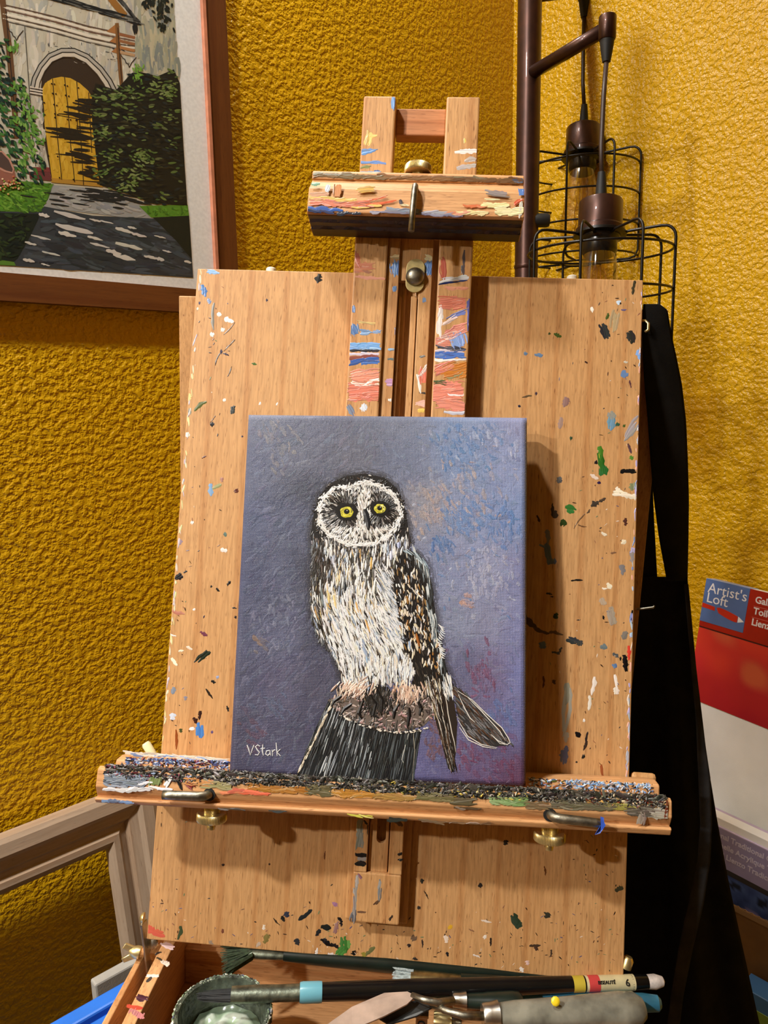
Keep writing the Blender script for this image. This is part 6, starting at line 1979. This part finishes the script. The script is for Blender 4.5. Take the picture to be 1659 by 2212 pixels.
# teal handled brush, only its butt shows
p0, p1 = TP(1090, 2150, -.004), TP(1428, 2168, .004)
ax = (p1 - p0).normalized()
Lg = (p1 - p0).length
br4 = loose('paint_brush', 'blue-green brush handle sticking out behind the grey knife grip', 'brush', p0, 'brushes lying across the easel box')
turned('handle', br4, p0, ax, [(.0034, 0), (.0044, .03), (.0052, .07), (.0060, Lg - .012), (.0052, Lg - .002), (.003, Lg)], M_tealh)
turned('ferrule', br4, p0, ax, [(.0032, -.03), (.0034, 0)], M_ferr)

# palette knives
def knife(label, blade, neck, fer0, fer1, grip1, mblade, mgrip, rg, dv):
    P0 = TP(*fer0, dv)
    P1 = TP(*fer1, dv)
    P2 = TP(*grip1, dv)
    r = loose('palette_knife', label, 'palette knife', P0, 'palette knives in the easel box')
    L_ = P0
    ax = (P2 - P0).normalized()
    tube('neck', [TP(x, y, d) - L_ for x, y, d in neck], [.0020 + .0010 * k / len(neck) for k in range(len(neck))], M_dullsteel, r, seg=12)
    pts = [TP(x, y, d) - L_ for x, y, d in blade]
    prism('blade', [p + bup * .0006 for p in pts], [p - bup * .0006 for p in pts], mblade, r, bev=.0002)
    d1 = (P1 - P0).length
    turned('ferrule', r, P0, ax, [(rg * .70, 0), (rg * .78, .001), (rg * .80, d1 * .5), (rg * .92, d1)], M_steel, seg=28)
    Lg = (P2 - P0).length
    turned('grip', r, P0, ax, [(rg * .82, d1), (rg * .95, d1 + .012), (rg * 1.05, Lg * .5), (rg * 1.25, Lg * .85), (rg * 1.2, Lg * .95), (rg * .8, Lg * .995), (rg * .2, Lg)], mgrip, seg=28, squash=(bup, .8))
    return r


knife('palette knife with a pink-smeared diamond blade beside the paint jar', [(690, 2226, .012), (760, 2176, .013), (830, 2146, .015), (880, 2143, .017), (898, 2152, .017), (880, 2170, .016), (830, 2196, .014), (760, 2226, .012)],
      [(890, 2150, .017), (915, 2160, .019), (945, 2166, .018), (980, 2162, .016)], (978, 2161), (1006, 2158), (1130, 2166), M_blade, M_green, .0062, .010)
kn2 = knife('palette knife with a thick grey grip and a dark blade', [(800, 2190, .004), (840, 2172, .006), (900, 2162, .010), (930, 2164, .012), (940, 2174, .012), (900, 2196, .008), (840, 2214, .004)],
            [(930, 2168, .012), (960, 2182, .016), (1000, 2194, .017), (1044, 2195, .016)], (1042, 2194), (1076, 2192), (1390, 2178), M_bladek, M_grip, .0094, .014)
q = TP(1200, 2163, .026) - kn2.matrix_world.translation
lathe('paint_spot', [(.0030, 0), (.0022, .0008), (.001, .001)], q + bup * 0.0, B.V * .6 + B.W * .8, plain('yellow_paint', (232, 204, 40), .35), kn2, seg=9)

# jar crusted with paint
jc = TP(481, 2196, 0.004)
jar = loose('paint_jar', 'small round jar crusted with dark paint holding pale green paint', 'jar', jc)
jr = 0.0305
M_crust = plain('dark_green_grey_crust', (62, 68, 58), 0.3, 0, .5, 140, .8, 260)
lathe('jar_body', [(jr * .92, -.0555), (jr, -.050), (jr, -.004), (jr * 1.05, -.002), (jr * 1.06, .003), (jr * 1.02, .0045), (jr * .95, .004), (jr * .92, 0), (jr * .93, -.004), (jr * .90, -.007), (jr * .91, -.010), (jr * .87, -.013), (jr * .88, -.016), (jr * .85, -.019)], (0, 0, 0), bup, M_crust, jar, seg=64)
vs, fs, cs = [], [], []
random.seed(4)
aU, aW = B.U, B.W
for j in range(15):
    for i in range(48):
        t = 2 * PI * i / 48
        r_ = jr * .87 * j / 14
        x, y = r_ * math.cos(t), r_ * math.sin(t)
        n1 = noise.noise(Vector((x * 160, y * 160, .3)))
        vs.append(aU * x + aW * y + bup * (-.0165 + .003 * n1))
        cs.append(lerp((150, 172, 140), (212, 222, 206), max(0, min(1, .5 + n1 * 1.3))) if j < 12 else (90, 104, 84))
for j in range(14):
    for i in range(48):
        k = (i + 1) % 48
        fs.append((j * 48 + i, j * 48 + k, (j + 1) * 48 + k, (j + 1) * 48 + i))
mesh('paint_fill', vs, fs, painted('wet_green_paint', .2), jar, smooth=True, cols=cs, label='pale green paint')
Qp = Paint(lambda a, b, h: aU * 0, 1)
for i in range(420):
    t = random.uniform(0, 2 * PI)
    k = random.choice([1.04, .985, 1.06])
    d = aU * math.cos(t) + aW * math.sin(t)
    e = aU * -math.sin(t) + aW * math.cos(t)
    o = d * jr * k + bup * (.0035 if k < 1.05 else random.uniform(-.003, .002))
    l = random.uniform(.001, .004)
    w = random.uniform(.0006, .0014)
    c = jit(random.choice([(196, 206, 186), (120, 138, 110), (40, 44, 40), (66, 74, 62), (150, 170, 140), (220, 222, 206), (80, 90, 120), (30, 32, 30)]), 8)
    Qp.add([o - e * l, o + d * w, o - d * w, o + e * l, o + (bup + d * random.uniform(-.6, .6)) * .0012], [(0, 1, 4), (1, 3, 4), (3, 2, 4), (2, 0, 4)], [c] * 5)
Qp.build('rim_crust', M_drip, jar)

# bits lying in the box: bulldog clip and a metal tube cap
cc = TP(911, 2199, -.002)
clip = loose('metal_clip', 'small silver metal clip standing below the dark knife blade', 'clip', cc)
mm = Matrix((B.U, B.V, B.W)).transposed().to_4x4()
box('clip_body', (-.0040, -.016, -.002), (.0040, .004, .002), M_steel, clip, bev=.0006, xf=mm)
box('clip_jaw', (-.0046, .002, -.003), (.0046, .0045, .003), M_steel, clip, bev=.0005, xf=mm)
tube('clip_eye', [mm @ Vector((.0022 * math.cos(t), -.003 + .0022 * math.sin(t), .0022)) for t in [2 * PI * k / 12 for k in range(12)]], .0005, M_rubber, clip, seg=6, closed=True)
cp = TP(962, 2208, -.004)
cap = loose('brass_cap', 'ribbed brassy tube cap beside the silver clip', 'cap', cp)
lathe('cap_body', [(.006, -.008), (.0065, -.006), (.0065, .002), (.0055, .004)], (0, 0, 0), B.U, M_brass, cap, seg=36, knurl=.07)
lathe('cap_nozzle', [(.0035, .004), (.003, .009), (.002, .011)], (0, 0, 0), B.U, M_dullsteel, cap, seg=20)

# scrap of blue tape stuck on the right hook rod
tp0 = E.M @ EH(1301, 1779, 0.0695)
tape = root('tape_scrap', 'torn scrap of blue tape stuck on the right hook rod', 'tape', Matrix.Translation(tp0))
TI = tape.matrix_world.inverted()
M_tape = plain('blue_tape', (36, 74, 170), .5, 0, .1, 200)
pts = [(1297, 1764), (1304, 1766), (1305, 1776), (1308, 1782), (1303, 1790), (1296, 1800), (1285, 1803), (1292, 1792), (1298, 1782)]
pts3 = [TI @ (E.M @ EH(x, y, 0.0695 + .0012 * math.sin(x * .4))) for x, y in pts]
wv = Vector(E.W) * .0003
prism('tape_piece', [p - wv for p in pts3], [p + wv for p in pts3], M_tape, tape, bev=0)
